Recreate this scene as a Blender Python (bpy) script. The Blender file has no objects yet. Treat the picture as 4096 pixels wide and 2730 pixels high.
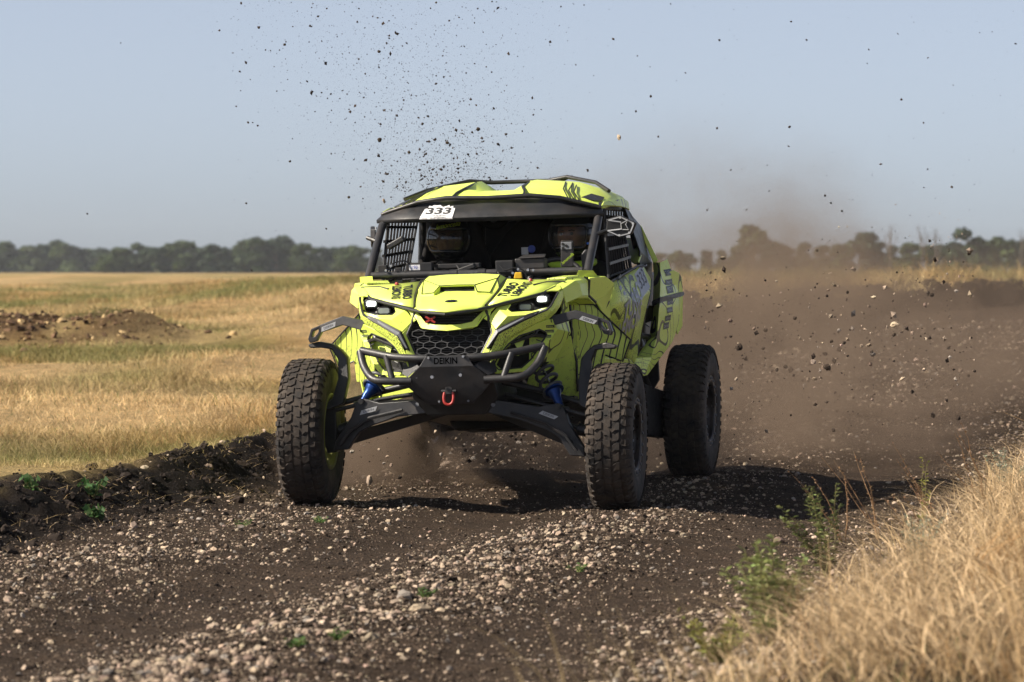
import bpy, bmesh, math, random
import numpy as np
from mathutils import Vector, Matrix, noise as mnoise
from mathutils.bvhtree import BVHTree

sc = bpy.context.scene
R = math.radians
# ---------------------------------------------------------------- camera
cam_d = bpy.data.cameras.new('camera'); cam = bpy.data.objects.new('camera', cam_d)
sc.collection.objects.link(cam); sc.camera = cam
cam.location = (0, -24.0, 1.298)
cam.rotation_euler = (R(90 - 0.9034), 0, 0)
cam_d.sensor_width = 36; cam_d.lens = 154.4
cam_d.clip_start = 0.5; cam_d.clip_end = 30000
cam_d.dof.use_dof = True; cam_d.dof.focus_distance = 24.0; cam_d.dof.aperture_fstop = 6.3
# ---------------------------------------------------------------- sky and sun
SUN_EL, SUN_AZ = 38.0, 257.0            # azimuth clockwise from +Y: the sun stands left, a little on the camera's side
w = bpy.data.worlds.new('World'); sc.world = w; w.use_nodes = True
nt = w.node_tree; bg = nt.nodes['Background']
sky = nt.nodes.new('ShaderNodeTexSky'); sky.sky_type = 'NISHITA'; sky.sun_disc = False
sky.sun_elevation = R(SUN_EL); sky.sun_rotation = R(SUN_AZ)
sky.air_density = 0.4; sky.dust_density = 0.85; sky.ozone_density = 1.5; sky.altitude = 0
hs = nt.nodes.new('ShaderNodeMix'); hs.data_type = 'RGBA'; hs.blend_type = 'MULTIPLY'
hs.inputs[0].default_value = 1.0; hs.inputs[7].default_value = (1.01, 1.03, 1.06, 1)
ds = nt.nodes.new('ShaderNodeHueSaturation'); ds.inputs['Saturation'].default_value = 0.52      # hazy air: a paler, greyer sky
nt.links.new(sky.outputs[0], ds.inputs['Color']); nt.links.new(ds.outputs[0], hs.inputs[6]); nt.links.new(hs.outputs[2], bg.inputs[0])
bg.inputs[1].default_value = 0.078
sun_d = bpy.data.lights.new('sun', 'SUN'); sun = bpy.data.objects.new('sun', sun_d)
sc.collection.objects.link(sun)
sun_d.energy = 4.6; sun_d.angle = R(0.6); sun_d.color = (1.0, 0.90, 0.76)
az, el = R(SUN_AZ), R(SUN_EL)
to_sun = Vector((math.sin(az) * math.cos(el), math.cos(az) * math.cos(el), math.sin(el)))
sun.rotation_euler = to_sun.to_track_quat('Z', 'Y').to_euler()
sc.view_settings.view_transform = 'Standard'; sc.view_settings.look = 'None'
sc.view_settings.exposure = 0.84; sc.view_settings.gamma = 1.0
sc.render.engine = 'CYCLES'
cy = sc.cycles
cy.use_denoising = True
cy.max_bounces = 5; cy.diffuse_bounces = 2; cy.glossy_bounces = 3; cy.transmission_bounces = 4
cy.transparent_max_bounces = 8; cy.volume_bounces = 0; cy.caustics_reflective = False; cy.caustics_refractive = False
cy.volume_step_rate = 3.0; cy.volume_max_steps = 64

# ---------------------------------------------------------------- helpers
rnd = random.Random(11)
rng = np.random.default_rng(11)

def tag(o, label=None, cat=None, group=None, kind=None):
    if label: o['label'] = label
    if cat: o['category'] = cat
    if group: o['group'] = group
    if kind: o['kind'] = kind
    return o

def link(o, parent=None):
    sc.collection.objects.link(o)
    if parent is not None: o.parent = parent
    return o

def mesh_from(name, verts, faces, mat=None, smooth=False):
    me = bpy.data.meshes.new(name); me.from_pydata([tuple(v) for v in verts], [], faces)
    if mat is not None: me.materials.append(mat)
    if smooth: me.shade_smooth()
    me.update(); return me

def np_mesh(name, verts, tris, mat, cols=None, smooth=False):
    """big triangle mesh straight from numpy arrays, optional per-vertex colour"""
    me = bpy.data.meshes.new(name)
    nv, nf = len(verts), len(tris)
    me.vertices.add(nv); me.vertices.foreach_set('co', verts.astype(np.float32).ravel())
    k = tris.shape[1]
    me.loops.add(nf * k); me.loops.foreach_set('vertex_index', tris.astype(np.int32).ravel())
    me.polygons.add(nf); me.polygons.foreach_set('loop_start', np.arange(0, nf * k, k, dtype=np.int32))
    me.polygons.foreach_set('use_smooth', np.full(nf, smooth, dtype=bool))
    if cols is not None:
        a = me.color_attributes.new('col', 'FLOAT_COLOR', 'POINT')
        c = np.ones((nv, 4), np.float32); c[:, :3] = cols; a.data.foreach_set('color', c.ravel())
    me.materials.append(mat); me.update(); me.validate()
    return me

class N:
    """tiny node-tree writer"""
    def __init__(s, name):
        s.m = bpy.data.materials.new(name); s.m.use_nodes = True
        s.t = s.m.node_tree; s.b = s.t.nodes['Principled BSDF']; s.out = s.t.nodes['Material Output']
    def n(s, typ, **k):
        x = s.t.nodes.new('ShaderNode' + typ)
        for a, v in k.items(): setattr(x, a, v)
        return x
    def l(s, a, b): s.t.links.new(a, b)
    def obj(s, scale=(1, 1, 1), loc=(0, 0, 0), rot=(0, 0, 0)):
        tc = s.n('TexCoord'); mp = s.n('Mapping')
        mp.inputs['Scale'].default_value = scale; mp.inputs['Location'].default_value = loc; mp.inputs['Rotation'].default_value = rot
        s.l(tc.outputs['Object'], mp.inputs[0]); return mp.outputs[0]
    def noise(s, vec, scale, detail=4, rough=.55, dist=0.):
        x = s.n('TexNoise'); x.inputs['Scale'].default_value = scale; x.inputs['Detail'].default_value = detail
        x.inputs['Roughness'].default_value = rough; x.inputs['Distortion'].default_value = dist
        if vec is not None: s.l(vec, x.inputs['Vector'])
        return x.outputs['Fac']
    def ramp(s, fac, stops, interp='LINEAR'):
        x = s.n('ValToRGB'); e = x.color_ramp.elements; x.color_ramp.interpolation = interp
        while len(e) < len(stops): e.new(0.5)
        for q, (p, c) in zip(e, stops): q.position = p; q.color = (*c, 1) if len(c) == 3 else c
        s.l(fac, x.inputs[0]); return x.outputs[0]
    def math(s, op, a, b=None, c=None, clamp=False):
        x = s.n('Math', operation=op, use_clamp=clamp)
        for i, v in enumerate((a, b, c)):
            if v is None: continue
            if isinstance(v, (int, float)): x.inputs[i].default_value = v
            else: s.l(v, x.inputs[i])
        return x.outputs[0]
    def mix(s, fac, a, b, blend='MIX'):
        x = s.n('Mix', data_type='RGBA', blend_type=blend)
        for i, v in ((0, fac), (6, a), (7, b)):
            if isinstance(v, (int, float)): x.inputs[i].default_value = v
            elif isinstance(v, tuple): x.inputs[i].default_value = (*v, 1) if len(v) == 3 else v
            else: s.l(v, x.inputs[i])
        return x.outputs[2]
    def bump(s, h, strength=.4, dist=.01):
        x = s.n('Bump'); x.inputs['Strength'].default_value = strength; x.inputs['Distance'].default_value = dist
        s.l(h, x.inputs['Height']); s.l(x.outputs[0], s.b.inputs['Normal'])
    def base(s, c):
        if isinstance(c, tuple): s.b.inputs['Base Color'].default_value = (*c, 1)
        else: s.l(c, s.b.inputs['Base Color'])
    def rough(s, v):
        if isinstance(v, (int, float)): s.b.inputs['Roughness'].default_value = v
        else: s.l(v, s.b.inputs['Roughness'])
    def attr(s, name='col'):
        x = s.n('Attribute', attribute_name=name); return x.outputs['Color']
# ================================================================ TERRAIN
def sstep(a, b, x):
    t = np.clip((x - a) / (b - a), 0, 1); return t * t * (3 - 2 * t)

def vnoise(x, y, seed=0):
    """smooth value noise, vectorised"""
    xi = np.floor(x).astype(np.int64); yi = np.floor(y).astype(np.int64)
    fx = x - xi; fy = y - yi; fx = fx * fx * (3 - 2 * fx); fy = fy * fy * (3 - 2 * fy)
    def h(a, b):
        n = (a * 374761393 + b * 668265263 + seed * 1274126177) & 0xFFFFFFFF
        n = ((n ^ (n >> 13)) * 1274126177) & 0xFFFFFFFF
        return ((n ^ (n >> 16)) & 0xFFFF) / 65535.0
    return (h(xi, yi) * (1 - fx) + h(xi + 1, yi) * fx) * (1 - fy) + (h(xi, yi + 1) * (1 - fx) + h(xi + 1, yi + 1) * fx) * fy

def fbm(x, y, oct=4, seed=0):
    v = 0; a = .5
    for o in range(oct):
        v = v + a * (vnoise(x, y, seed + o) - .5); x = x * 2.03 + 17.1; y = y * 2.03 + 5.7; a *= .5
    return v

SLOPE = 0.18                      # the track runs along x = 0.18 y + s
def s_of(x, y): return x - SLOPE * y
EDGE_L, EDGE_R = -1.9, 2.45
def edge_l(y): return EDGE_L + .22 * (vnoise(y * .9, y * 0 + 3.3, 5) - .5) + .1 * (vnoise(y * 3.1, y * 0 + 1.3, 6) - .5)

def ridge(x, y): return np.sin((y * .55 - x * .22) * 1.15 + 2.2 * fbm(x * .5, y * .25, 3, 33))     # windrows left by the mower
def field_h(x, y):
    d = y + 24
    a = x / np.maximum(d, 1)                        # bearing: the field lies higher to the right
    rise = sstep(30, 95, d) * (0.30 + 0.62 * sstep(-.12, -.03, a))
    plate = .80 * sstep(7, 24, y) * sstep(-2.5, 2.5, x - .02 * y)
    h = np.maximum(rise, plate) + .16 * sstep(32, 60, d) * 2 * fbm(x * .18, y * .07, 3, 21) * (1 - sstep(150, 300, d))
    h = h + .22 * fbm(x * .7, y * .35, 3, 31) * (1 - .6 * sstep(60, 120, d)) + .20 * np.maximum(0, ridge(x, y) - .2) * sstep(28, 40, d) * (1 - sstep(70, 110, d))
    mx, my = (x + 6.0) / 1.9, (y - 32) / 3.0        # heap of turned soil far left
    h = h + .55 * np.exp(-(mx * mx + my * my) ** 2) * (.45 + .8 * vnoise(x * 1.3, y * .8, 23) + .5 * fbm(x * 4, y * 3, 3, 24))
    return h

def road_h(x, y):
    s = s_of(x, y)
    h = .016 * np.clip(y, 0, 40) * .9
    for c in (0.0, 1.63):
        h = h - .05 * np.exp(-((s - c) / .34) ** 2) * (1 - sstep(8, 20, y))
    h = h + .03 * np.exp(-((s - .82) / .34) ** 2)
    h = h + .07 * fbm(x * .8, y * .6, 3, 41) + .035 * fbm(x * 4, y * 4, 4, 51)
    return h

CONTACT = [(-1.105, .166, .010), (.569, -.166, -.006), (1.087, 2.45, .054), (-.587, 2.782, .054)]   # the four wheels stand here
def ground_h(x, y):
    s = s_of(x, y); el = edge_l(y)
    f = field_h(x, y) + .13; r = road_h(x, y)
    t = sstep(0, -.45, s - el)
    h = r * (1 - t) + np.maximum(f, r) * t
    berm = np.exp(-((s - el + .22) / .24) ** 2)
    h = h + berm * (.035 + .085 * sstep(-4, 3, y) * (.6 + .8 * vnoise(x * 1.1, y * 1.1, 8))) * (1 - .5 * sstep(10, 24, y))
    tr = sstep(EDGE_R - .15, EDGE_R + .9, s)        # verge on the right
    h = h + tr * (.16 + .10 * fbm(x * 1.2, y * 1.2, 3, 61))
    for cx, cy_, cz in CONTACT:
        wgt = np.exp(-(((x - cx) ** 2 + (y - cy_) ** 2) / .45 ** 2) ** 2); h = h * (1 - wgt) + cz * wgt
    far = sstep(110, 260, y)
    return h * (1 - far) + 1.0 * far

def grid_mesh(name, xs, ys, mat, hfun, cols=None, keep=None):
    X, Y = np.meshgrid(xs, ys); Z = hfun(X, Y)
    v = np.stack([X, Y, Z], -1).reshape(-1, 3); nx, ny = len(xs), len(ys)
    i = np.arange(nx * ny).reshape(ny, nx)
    q = np.stack([i[:-1, :-1], i[:-1, 1:], i[1:, 1:], i[1:, :-1]], -1).reshape(-1, 4)
    if keep is not None:
        k = keep(X, Y).reshape(-1)[q].any(1); q = q[k]
        used = np.unique(q); mp = np.zeros(len(v), np.int64); mp[used] = np.arange(len(used)); q = mp[q]; v = v[used]
    c = cols(v[:, 0], v[:, 1]) if cols else None
    return np_mesh(name, v, q, mat, c, True)

# -- soil colours shared by the ground sheet and the road sheet
def soil_material(name, fine=True):
    k = N(name); o = k.obj()
    col = k.attr('col')
    n1 = k.noise(o, 3.0, 6, .6); n2 = k.noise(o, 70.0, 5, .75); n3 = k.noise(o, 170.0, 3, .6)
    v = k.mix(.55, col, k.ramp(n1, [(.3, (.45, .45, .45)), (.7, (1.45, 1.4, 1.35))]), 'MULTIPLY')
    v = k.mix(.85, v, k.ramp(n2, [(.36, (.25, .24, .23)), (.60, (1.6, 1.55, 1.5))]), 'MULTIPLY')
    k.base(v); k.rough(.95); k.b.inputs['Specular IOR Level'].default_value = .15
    h = k.math('ADD', n2, k.math('MULTIPLY', n3, .5))
    k.bump(h, 1.0, .07)
    return k.m

SOIL = np.array([.058, .041, .029]); DRYSOIL = np.array([.104, .075, .053]); BLACKSOIL = np.array([.016, .012, .010])
STRAW = np.array([.48, .31, .125]); PALE = np.array([.66, .48, .25]); GREENF = np.array([.19, .205, .06]); RUST = np.array([.27, .155, .06])

def lerp(a, b, t): return a * (1 - t[:, None]) + b * t[:, None]
def field_col(x, y):
    d = y + 24; n = np.clip(.5 + 1.5 * fbm(x * .55, y * .16, 4, 71), 0, 1); m = np.clip(.5 + 1.8 * fbm(x * .25, y * .06, 3, 81), 0, 1)
    c = lerp(STRAW[None], PALE[None], sstep(.3, .6, n)); c = lerp(c, PALE[None] * 1.05, .8 * sstep(.62, .8, vnoise(x * 1.1 + y * .5, y * .55, 97)))
    g = sstep(.42, .65, m) * .75 + .65 * np.exp(-((d - 120) / 45) ** 2) * sstep(.3, .6, n)
    c = lerp(c, GREENF[None], np.clip(g, 0, .85))
    rw = ridge(x, y) * (1 - sstep(60, 120, d)); c = lerp(c, PALE[None] * 1.08, .55 * sstep(.2, .9, rw)); c = lerp(c, np.array([[.24, .19, .075]]), .5 * sstep(.3, .95, -rw))
    c = lerp(c, RUST[None], .6 * sstep(.58, .85, .6 * vnoise(x * 1.5, y * .45, 91) + .4 * vnoise(x * 4.1, y * 1.6, 92)))
    mx, my = (x + 6.0) / 2.0, (y - 30.6) / 2.2
    c = lerp(c, np.array([[.13, .075, .04]]), .9 * np.exp(-(mx * mx + my * my) ** 2) * sstep(.35, .55, vnoise(x * 2.2, y * .9, 95)))
    return c
def road_col(x, y):
    s = s_of(x, y); n = np.clip(.5 + 1.4 * fbm(x * 1.4, y * 1.1, 4, 101), 0, 1)
    c = lerp(SOIL[None], DRYSOIL[None], n)
    lane = np.maximum(np.exp(-((s) / .30) ** 2), np.exp(-((s - 1.63) / .32) ** 2))
    c = lerp(c, np.array([[.098, .072, .053]]), lane * .8)
    b = np.exp(-((s - edge_l(y) + .1) / .35) ** 2)
    bl = lerp(BLACKSOIL[None], np.array([[.085, .062, .045]]), sstep(8, 22, y))
    return lerp(c, bl, np.clip(b * 1.2, 0, 1))
def ground_col(x, y):
    s = s_of(x, y)
    t = sstep(-.35, -.75, s - edge_l(y) + .35 * (vnoise(x * 2.2, y * 2.2, 111) - .5) + .7 * sstep(10, 24, y))
    c = lerp(road_col(x, y), field_col(x, y), t)
    v = sstep(EDGE_R - .1, EDGE_R + .6, s + .4 * (vnoise(x * 2, y * 2, 113) - .5))
    c = lerp(c, np.array([[.10, .07, .04]]), v * .8)
    return lerp(c, field_col(x, y) * .8, sstep(EDGE_R + 1.2, EDGE_R + 1.8, s))

soil_m = soil_material('field_soil', False)
xs = np.concatenate([np.linspace(-6000, -80, 24), np.linspace(-70, -14, 57), np.arange(-13.5, 14, .25), np.linspace(15, 70, 56), np.linspace(80, 6000, 24)])
ys = np.concatenate([[-400, -200, -80, -40, -30], np.arange(-24, 12, .25), np.arange(12, 60, .5), np.linspace(61, 160, 100), np.linspace(165, 400, 48), np.linspace(420, 2000, 40), np.linspace(2200, 12000, 24)])
ROADB = (-4.2, 9.0, -12.0, 34.0)
def sheet_h(x, y):
    inside = (s_of(x, y) > -2.9) & (s_of(x, y) < 3.9) & (y > -14) & (y < 63)
    return ground_h(x, y) - np.where(inside, .10, 0)
ground = link(bpy.data.objects.new('ground', grid_mesh('ground', xs, ys, soil_m, sheet_h, ground_col)))
tag(ground, 'flat dry field of straw and soil reaching the horizon', 'ground', kind='structure')
# the track: one finely shaped sheet over the coarse ground
road_m = soil_material('road_soil')
rx = np.concatenate([np.arange(-4.6, 3.2, .035), np.arange(3.2, 8, .08), np.arange(8, 15.8, .2)]); ry = np.concatenate([np.arange(-14.5, 6, .035), np.arange(6, 30, .09), np.arange(30, 64, .22)])
def rh(x, y):
    s = s_of(x, y)
    b = np.exp(-((s - edge_l(y) + .15) / .32) ** 2)
    rough = fbm(x * 9, y * 9, 3, 121)
    return ground_h(x, y) + rough * (.03 + .16 * b) + .012
def rkeep(x, y): return (s_of(x, y) > -3.05) & (s_of(x, y) < 4.1)
road = link(bpy.data.objects.new('dirt_road', grid_mesh('dirt_road', rx, ry, road_m, rh, ground_col, rkeep)))
tag(road, 'dark soil track strewn with pale gravel under the buggy', 'road', kind='structure')

# ================================================================ GRAVEL
def ico():
    t = (1 + 5 ** .5) / 2
    v = np.array([(-1, t, 0), (1, t, 0), (-1, -t, 0), (1, -t, 0), (0, -1, t), (0, 1, t), (0, -1, -t), (0, 1, -t), (t, 0, -1), (t, 0, 1), (-t, 0, -1), (-t, 0, 1)], float)
    v /= np.linalg.norm(v[0])
    f = np.array([(0, 11, 5), (0, 5, 1), (0, 1, 7), (0, 7, 10), (0, 10, 11), (1, 5, 9), (5, 11, 4), (11, 10, 2), (10, 7, 6), (7, 1, 8), (3, 9, 4), (3, 4, 2), (3, 2, 6), (3, 6, 8), (3, 8, 9), (4, 9, 5), (2, 4, 11), (6, 2, 10), (8, 6, 7), (9, 8, 1)])
    return v, f
IV, IF = ico()
def ico2():
    v = [tuple(p) for p in IV]; cache = {}; f = []
    def mid(a, b):
        key = (min(a, b), max(a, b))
        if key not in cache:
            p = (np.array(v[a]) + np.array(v[b])); p /= np.linalg.norm(p); v.append(tuple(p)); cache[key] = len(v) - 1
        return cache[key]
    for a, b, c in IF:
        ab, bc, ca = mid(a, b), mid(b, c), mid(c, a); f += [(a, ab, ca), (b, bc, ab), (c, ca, bc), (ab, bc, ca)]
    return np.array(v), np.array(f)
IV2, IF2 = ico2()

def rand_rot(n):
    q = rng.normal(size=(n, 4)); q /= np.linalg.norm(q, axis=1)[:, None]; a, b, c, d = q.T
    return np.stack([1 - 2 * (c * c + d * d), 2 * (b * c - d * a), 2 * (b * d + c * a), 2 * (b * c + d * a), 1 - 2 * (b * b + d * d), 2 * (c * d - b * a), 2 * (b * d - c * a), 2 * (c * d + b * a), 1 - 2 * (b * b + c * c)], -1).reshape(-1, 3, 3)

def lumps(pos, size, cols, flat=.7, base=(IV, IF), rough=.35):
    """many rough stones in one vertex array"""
    n = len(pos); V, Fc = base
    bump = 1 + rough * (rng.random((n, len(V), 1)) - .5) * 2
    sh = rng.uniform(.62, 1.25, (n, 1, 3))
    v = V[None] * bump * sh
    v = np.einsum('nij,nkj->nki', rand_rot(n), v)
    v[:, :, 2] *= flat
    v = v * np.asarray(size)[:, None, None] + pos[:, None, :]
    f = Fc[None] + (np.arange(n) * len(V))[:, None, None]
    return v.reshape(-1, 3), f.reshape(-1, 3), np.repeat(cols, len(V), 0)

def stone_cols(n, dark=.25):
    c = np.array([.47, .37, .28])[None] * rng.uniform(.4, 1.2, (n, 1)) * (1 + .025 * rng.normal(size=(n, 3)))
    g = rng.random(n); c[g < .10] = np.array([.36, .32, .28]) * rng.uniform(.6, 1.1, ((g < .10).sum(), 1))
    d = rng.random(n) < dark; c[d] = np.array([.075, .055, .040]) * rng.uniform(.5, 1.5, (d.sum(), 1))
    return np.clip(c, .01, .8)

def stone_material():
    k = N('stone'); col = k.attr('col'); o = k.obj()
    n = k.noise(o, 120, 4, .7)
    k.base(k.mix(.6, col, k.ramp(n, [(.3, (.5, .47, .44)), (.65, (1.25, 1.22, 1.2))]), 'MULTIPLY')); k.rough(.9)
    k.b.inputs['Specular IOR Level'].default_value = .2
    k.bump(n, .5, .006); return k.m
stone_m = stone_material()

def gravel_density(x, y):
    s = s_of(x, y)
    dn = .42 + .78 * np.exp(-((s - .82) / .42) ** 2) + .50 * np.exp(-((s + 1.15) / .55) ** 2) + .60 * np.exp(-((s - 2.5) / .4) ** 2)
    dn -= .22 * np.exp(-((s) / .26) ** 2) + .24 * np.exp(-((s - 1.63) / .28) ** 2)
    dn *= .55 + .9 * vnoise(x * 1.3, y * 1.3, 131)
    dn = np.where(y > 9, np.maximum(dn, .75), dn)
    return np.clip(dn, .03, 1.5) * sstep(-.25, .1, s - edge_l(y)) * (1 - .9 * sstep(EDGE_R + .3, EDGE_R + .9, s))

def scatter(n, dmin, dmax, power=2.0):
    """points on the track inside the wedge the picture shows, thinning with distance"""
    u = rng.random(n); d = (dmin ** (1 - power) + u * (dmax ** (1 - power) - dmin ** (1 - power))) ** (1 / (1 - power)) if power != 1 else dmin * (dmax / dmin) ** u
    a = rng.uniform(-.125, .125, n); x = a * d; y = d - 24
    keep = rng.random(n) * 1.5 < gravel_density(x, y)
    return x[keep], y[keep], d[keep]

x, y, d = scatter(275000, 13.0, 64, 1.55)
size = np.clip(.0026 * np.exp(rng.exponential(.48, len(x))), .0022, .015 + .014 * (rng.random(len(x)) < .02)) * (1 + .9 * sstep(24, 50, d)) * (.72 + .42 * np.clip(gravel_density(x, y), 0, 1))
z = rh(x, y) + size * .25
o_ = np.argsort(-size / d)          # the ones that show largest become stones of their own
big = o_[:230]; rest = o_[230:]
cut = 18000; r1_, r2_ = rest[:cut], rest[cut:]
OV = np.array([(1, 0, 0), (-1, 0, 0), (0, 1, 0), (0, -1, 0), (0, 0, 1), (0, 0, -1)], float); OF = np.array([(0, 2, 4), (2, 1, 4), (1, 3, 4), (3, 0, 4), (2, 0, 5), (1, 2, 5), (3, 1, 5), (0, 3, 5)])
Pg = np.stack([x, y, z], -1); col_ = stone_cols(len(x), .42)
va, fa_, ca = lumps(Pg[r1_], size[r1_], col_[r1_], .78, (IV, IF), .42); vb, fb_, cb = lumps(Pg[r2_], size[r2_] * 1.15, col_[r2_], .85, (OV, OF), .4)
v, f, c = np.concatenate([va, vb]), np.concatenate([fa_, fb_ + len(va)]), np.concatenate([ca, cb])
gravel = link(bpy.data.objects.new('gravel', np_mesh('gravel', v, f, stone_m, c)))
tag(gravel, 'small pale stones and soil crumbs strewn over the dirt track', 'gravel', kind='stuff')
n = 44000; d = (13.0 ** -.3 + rng.random(n) * (30 ** -.3 - 13.0 ** -.3)) ** (1 / -.3); x2 = rng.uniform(-.125, .125, n) * d; y2 = d - 24
k = (s_of(x2, y2) > edge_l(y2) - .1) & (s_of(x2, y2) < EDGE_R + .5); x2, y2 = x2[k], y2[k]; n = len(x2); sz2 = np.clip(.0030 * np.exp(rng.exponential(.38, n)), .0025, .012)
v, f, c = lumps(np.stack([x2, y2, rh(x2, y2) + sz2 * .2], -1), sz2, np.array([.078, .057, .042])[None] * rng.uniform(.4, 1.7, (n, 1)), .8, (OV, OF), .4)
crumbs = link(bpy.data.objects.new('soil_crumbs', np_mesh('soil_crumbs', v, f, stone_m, c)))
tag(crumbs, 'fine dark crumbs of dry soil covering the wheel lanes of the track', 'soil', kind='stuff')
stone_meshes = []
for i in range(14):
    v_, f_, c_ = lumps(np.zeros((1, 3)), np.ones(1), stone_cols(1, .08), .8, (IV2, IF2), .26)
    stone_meshes.append(np_mesh('stone', v_, f_, stone_m, c_))
for i, k in enumerate(big):
    o = link(bpy.data.objects.new('stone', stone_meshes[i % 14]))
    o.location = (x[k], y[k], z[k]); o.scale = (size[k],) * 3; o.rotation_euler = (0, 0, rnd.uniform(0, 6.28))
    tag(o, 'one of the larger pale stones lying on the dirt track', 'stone', 'larger stones on the dirt track')

# the heap of turned soil far left in the field
n = 1300; hx = rng.normal(-6.1, 1.0, n); hy = rng.normal(30.6, 1.0, n); hs_ = np.clip(.014 * np.exp(rng.exponential(.5, n)), .011, .06)
hc = np.array([.14, .085, .05])[None] * rng.uniform(.3, 1.5, (n, 1)); st = rng.random(n) < .3; hc[st] = PALE * rng.uniform(.5, 1.0, (st.sum(), 1))
v, f, c = lumps(np.stack([hx, hy, sheet_h(hx, hy) + hs_ * .3], -1), hs_, hc, .7, (IV, IF), .45)
tag(link(bpy.data.objects.new('soil_heap', np_mesh('soil_heap', v, f, stone_m, c))), 'ragged heap of turned brown soil and sod in the left field', 'soil', kind='stuff')

# black soil clods thrown up along the left edge
n = 8200
yy = rng.uniform(-8, 30, n); ss = edge_l(yy) - .10 + .26 * rng.normal(size=n) + np.where(yy > 12, -.25 * rng.random(n), 0)
xx = ss + SLOPE * yy; sz = np.clip(.0046 * np.exp(rng.exponential(.55, n)), .004, .032) * (1 + .6 * sstep(8, 25, yy))
bc = np.array([.027, .020, .016])[None] * rng.uniform(.5, 1.7, (n, 1))
st = rng.random(n) < .10; bc[st] = stone_cols(st.sum(), 0); sz[st] *= .7
Pc = np.stack([xx, yy, rh(xx, yy) + sz * .25], -1); bg_ = sz > .016
va, fa_, ca = lumps(Pc[bg_], sz[bg_], bc[bg_], .85, (IV2, IF2), .28); vb, fb_, cb = lumps(Pc[~bg_], sz[~bg_], bc[~bg_], .85, (IV, IF), .4)
v, f, c = np.concatenate([va, vb]), np.concatenate([fa_, fb_ + len(va)]), np.concatenate([ca, cb])
clods = link(bpy.data.objects.new('soil_clods', np_mesh('soil_clods', v, f, stone_m, c)))
tag(clods, 'ridge of crumbled black soil clods along the left edge of the track', 'soil', kind='stuff')
# ================================================================ GRASS
def ribbons(pos, height, lean_dir, lean, width, cols, seg=2, curl=1.0, face=None):
    """bent tapering blades; lean = horizontal reach / height"""
    n = len(pos); t = np.linspace(0, 1, seg + 1)
    L = np.stack([np.cos(lean_dir), np.sin(lean_dir), np.zeros(n)], -1)
    fa = rng.uniform(0, np.pi, n) if face is None else face
    Wv = np.stack([np.cos(fa), np.sin(fa), np.zeros(n)], -1)
    vs = []; 
    for k in range(seg + 1):
        tt = t[k]
        zz = height * (tt - .5 * np.minimum(lean, 1.6) * curl * tt ** 3 * .6)
        c = pos + L * (height * lean * tt ** 1.8)[:, None]; c[:, 2] += zz
        wv = width * (1 - tt) ** .6
        if k < seg: vs += [c - Wv * wv[:, None] * .5, c + Wv * wv[:, None] * .5]
        else: vs.append(c)
    m = 2 * seg + 1
    v = np.stack(vs, 1).reshape(-1, 3)
    tri = []
    for k in range(seg - 1):
        a = 2 * k; tri += [(a, a + 1, a + 3), (a, a + 3, a + 2)]
    a = 2 * (seg - 1); tri.append((a, a + 1, a + 2))
    f = (np.array(tri)[None] + (np.arange(n) * m)[:, None, None]).reshape(-1, 3)
    return v, f, np.repeat(cols, m, 0)

def join(parts):
    V, Fc, C = [], [], []; o = 0
    for v, f, c in parts: V.append(v); Fc.append(f + o); C.append(c); o += len(v)
    return np.concatenate(V), np.concatenate(Fc), np.concatenate(C)

def leaf_material(name, trans=.35, rough=.7):
    k = N(name); col = k.attr('col'); k.base(col); k.rough(rough); k.b.inputs['Specular IOR Level'].default_value = .25
    tr = k.n('BsdfTranslucent'); k.l(col, tr.inputs[0]); mx = k.n('MixShader'); mx.inputs[0].default_value = trans
    k.l(k.b.outputs[0], mx.inputs[1]); k.l(tr.outputs[0], mx.inputs[2]); k.l(mx.outputs[0], k.out.inputs[0]); return k.m
grass_m = leaf_material('dry_grass', .3)
leaf_m = leaf_material('leaf', .3, .6)

# -- the field left of and behind the track
n = 330000
d = 25.0 * (190 / 25.0) ** rng.random(n); a = np.where(rng.random(n) < .85, rng.uniform(-.125, .125, n), rng.uniform(-.2, .2, n)); x = a * d; y = d - 24
off = s_of(x, y) - edge_l(y)
k = off < -.42 - .35 * (vnoise(x * 2.2, y * 2.2, 111) - .5) + .12 * rng.normal(size=n)
x, y, d, off = x[k], y[k], d[k], off[k]; n = len(x)
c = field_col(x, y) * rng.uniform(.55, 1.35, (n, 1))
g = rng.random(n) < .10; c[g] = GREENF * rng.uniform(.5, 1.2, (g.sum(), 1))
c *= (.75 + .5 * vnoise(x * 2.6, y * 1.2, 145))[:, None]
tall = sstep(20, 32, y) * sstep(-1, 4, x)
hgt = rng.uniform(.035, .12, n) * (1 + 1.0 * vnoise(x * .9, y * .35, 141) ** 2) * (1 + 1.6 * tall * rng.random(n)) * (.8 + .35 * sstep(40, 90, d))
hp = vnoise(x * .6, y * .2, 143); hgt *= np.where(hp > .66, 1.5, np.where(hp < .4, .55, 1)); c *= np.where(hp < .4, 1.15, 1)[:, None]
v, f, cc = ribbons(np.stack([x, y, np.where(off > -1.1, rh(x, y), sheet_h(x, y)) - .01], -1), hgt, rng.uniform(0, 6.283, n) * .5 + np.where(rng.random(n) < .5, 2.2, -.6), rng.uniform(.3, 2.4, n) + np.where(hp < .4, 1.5 * rng.random(n), 0), np.maximum(.0045, d * .00017), c, 2)
fg = link(bpy.data.objects.new('field_grass', np_mesh('field_grass', v, f, grass_m, cc)))
tag(fg, 'dry straw-coloured grass covering the field beyond the track', 'grass', kind='stuff')

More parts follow.
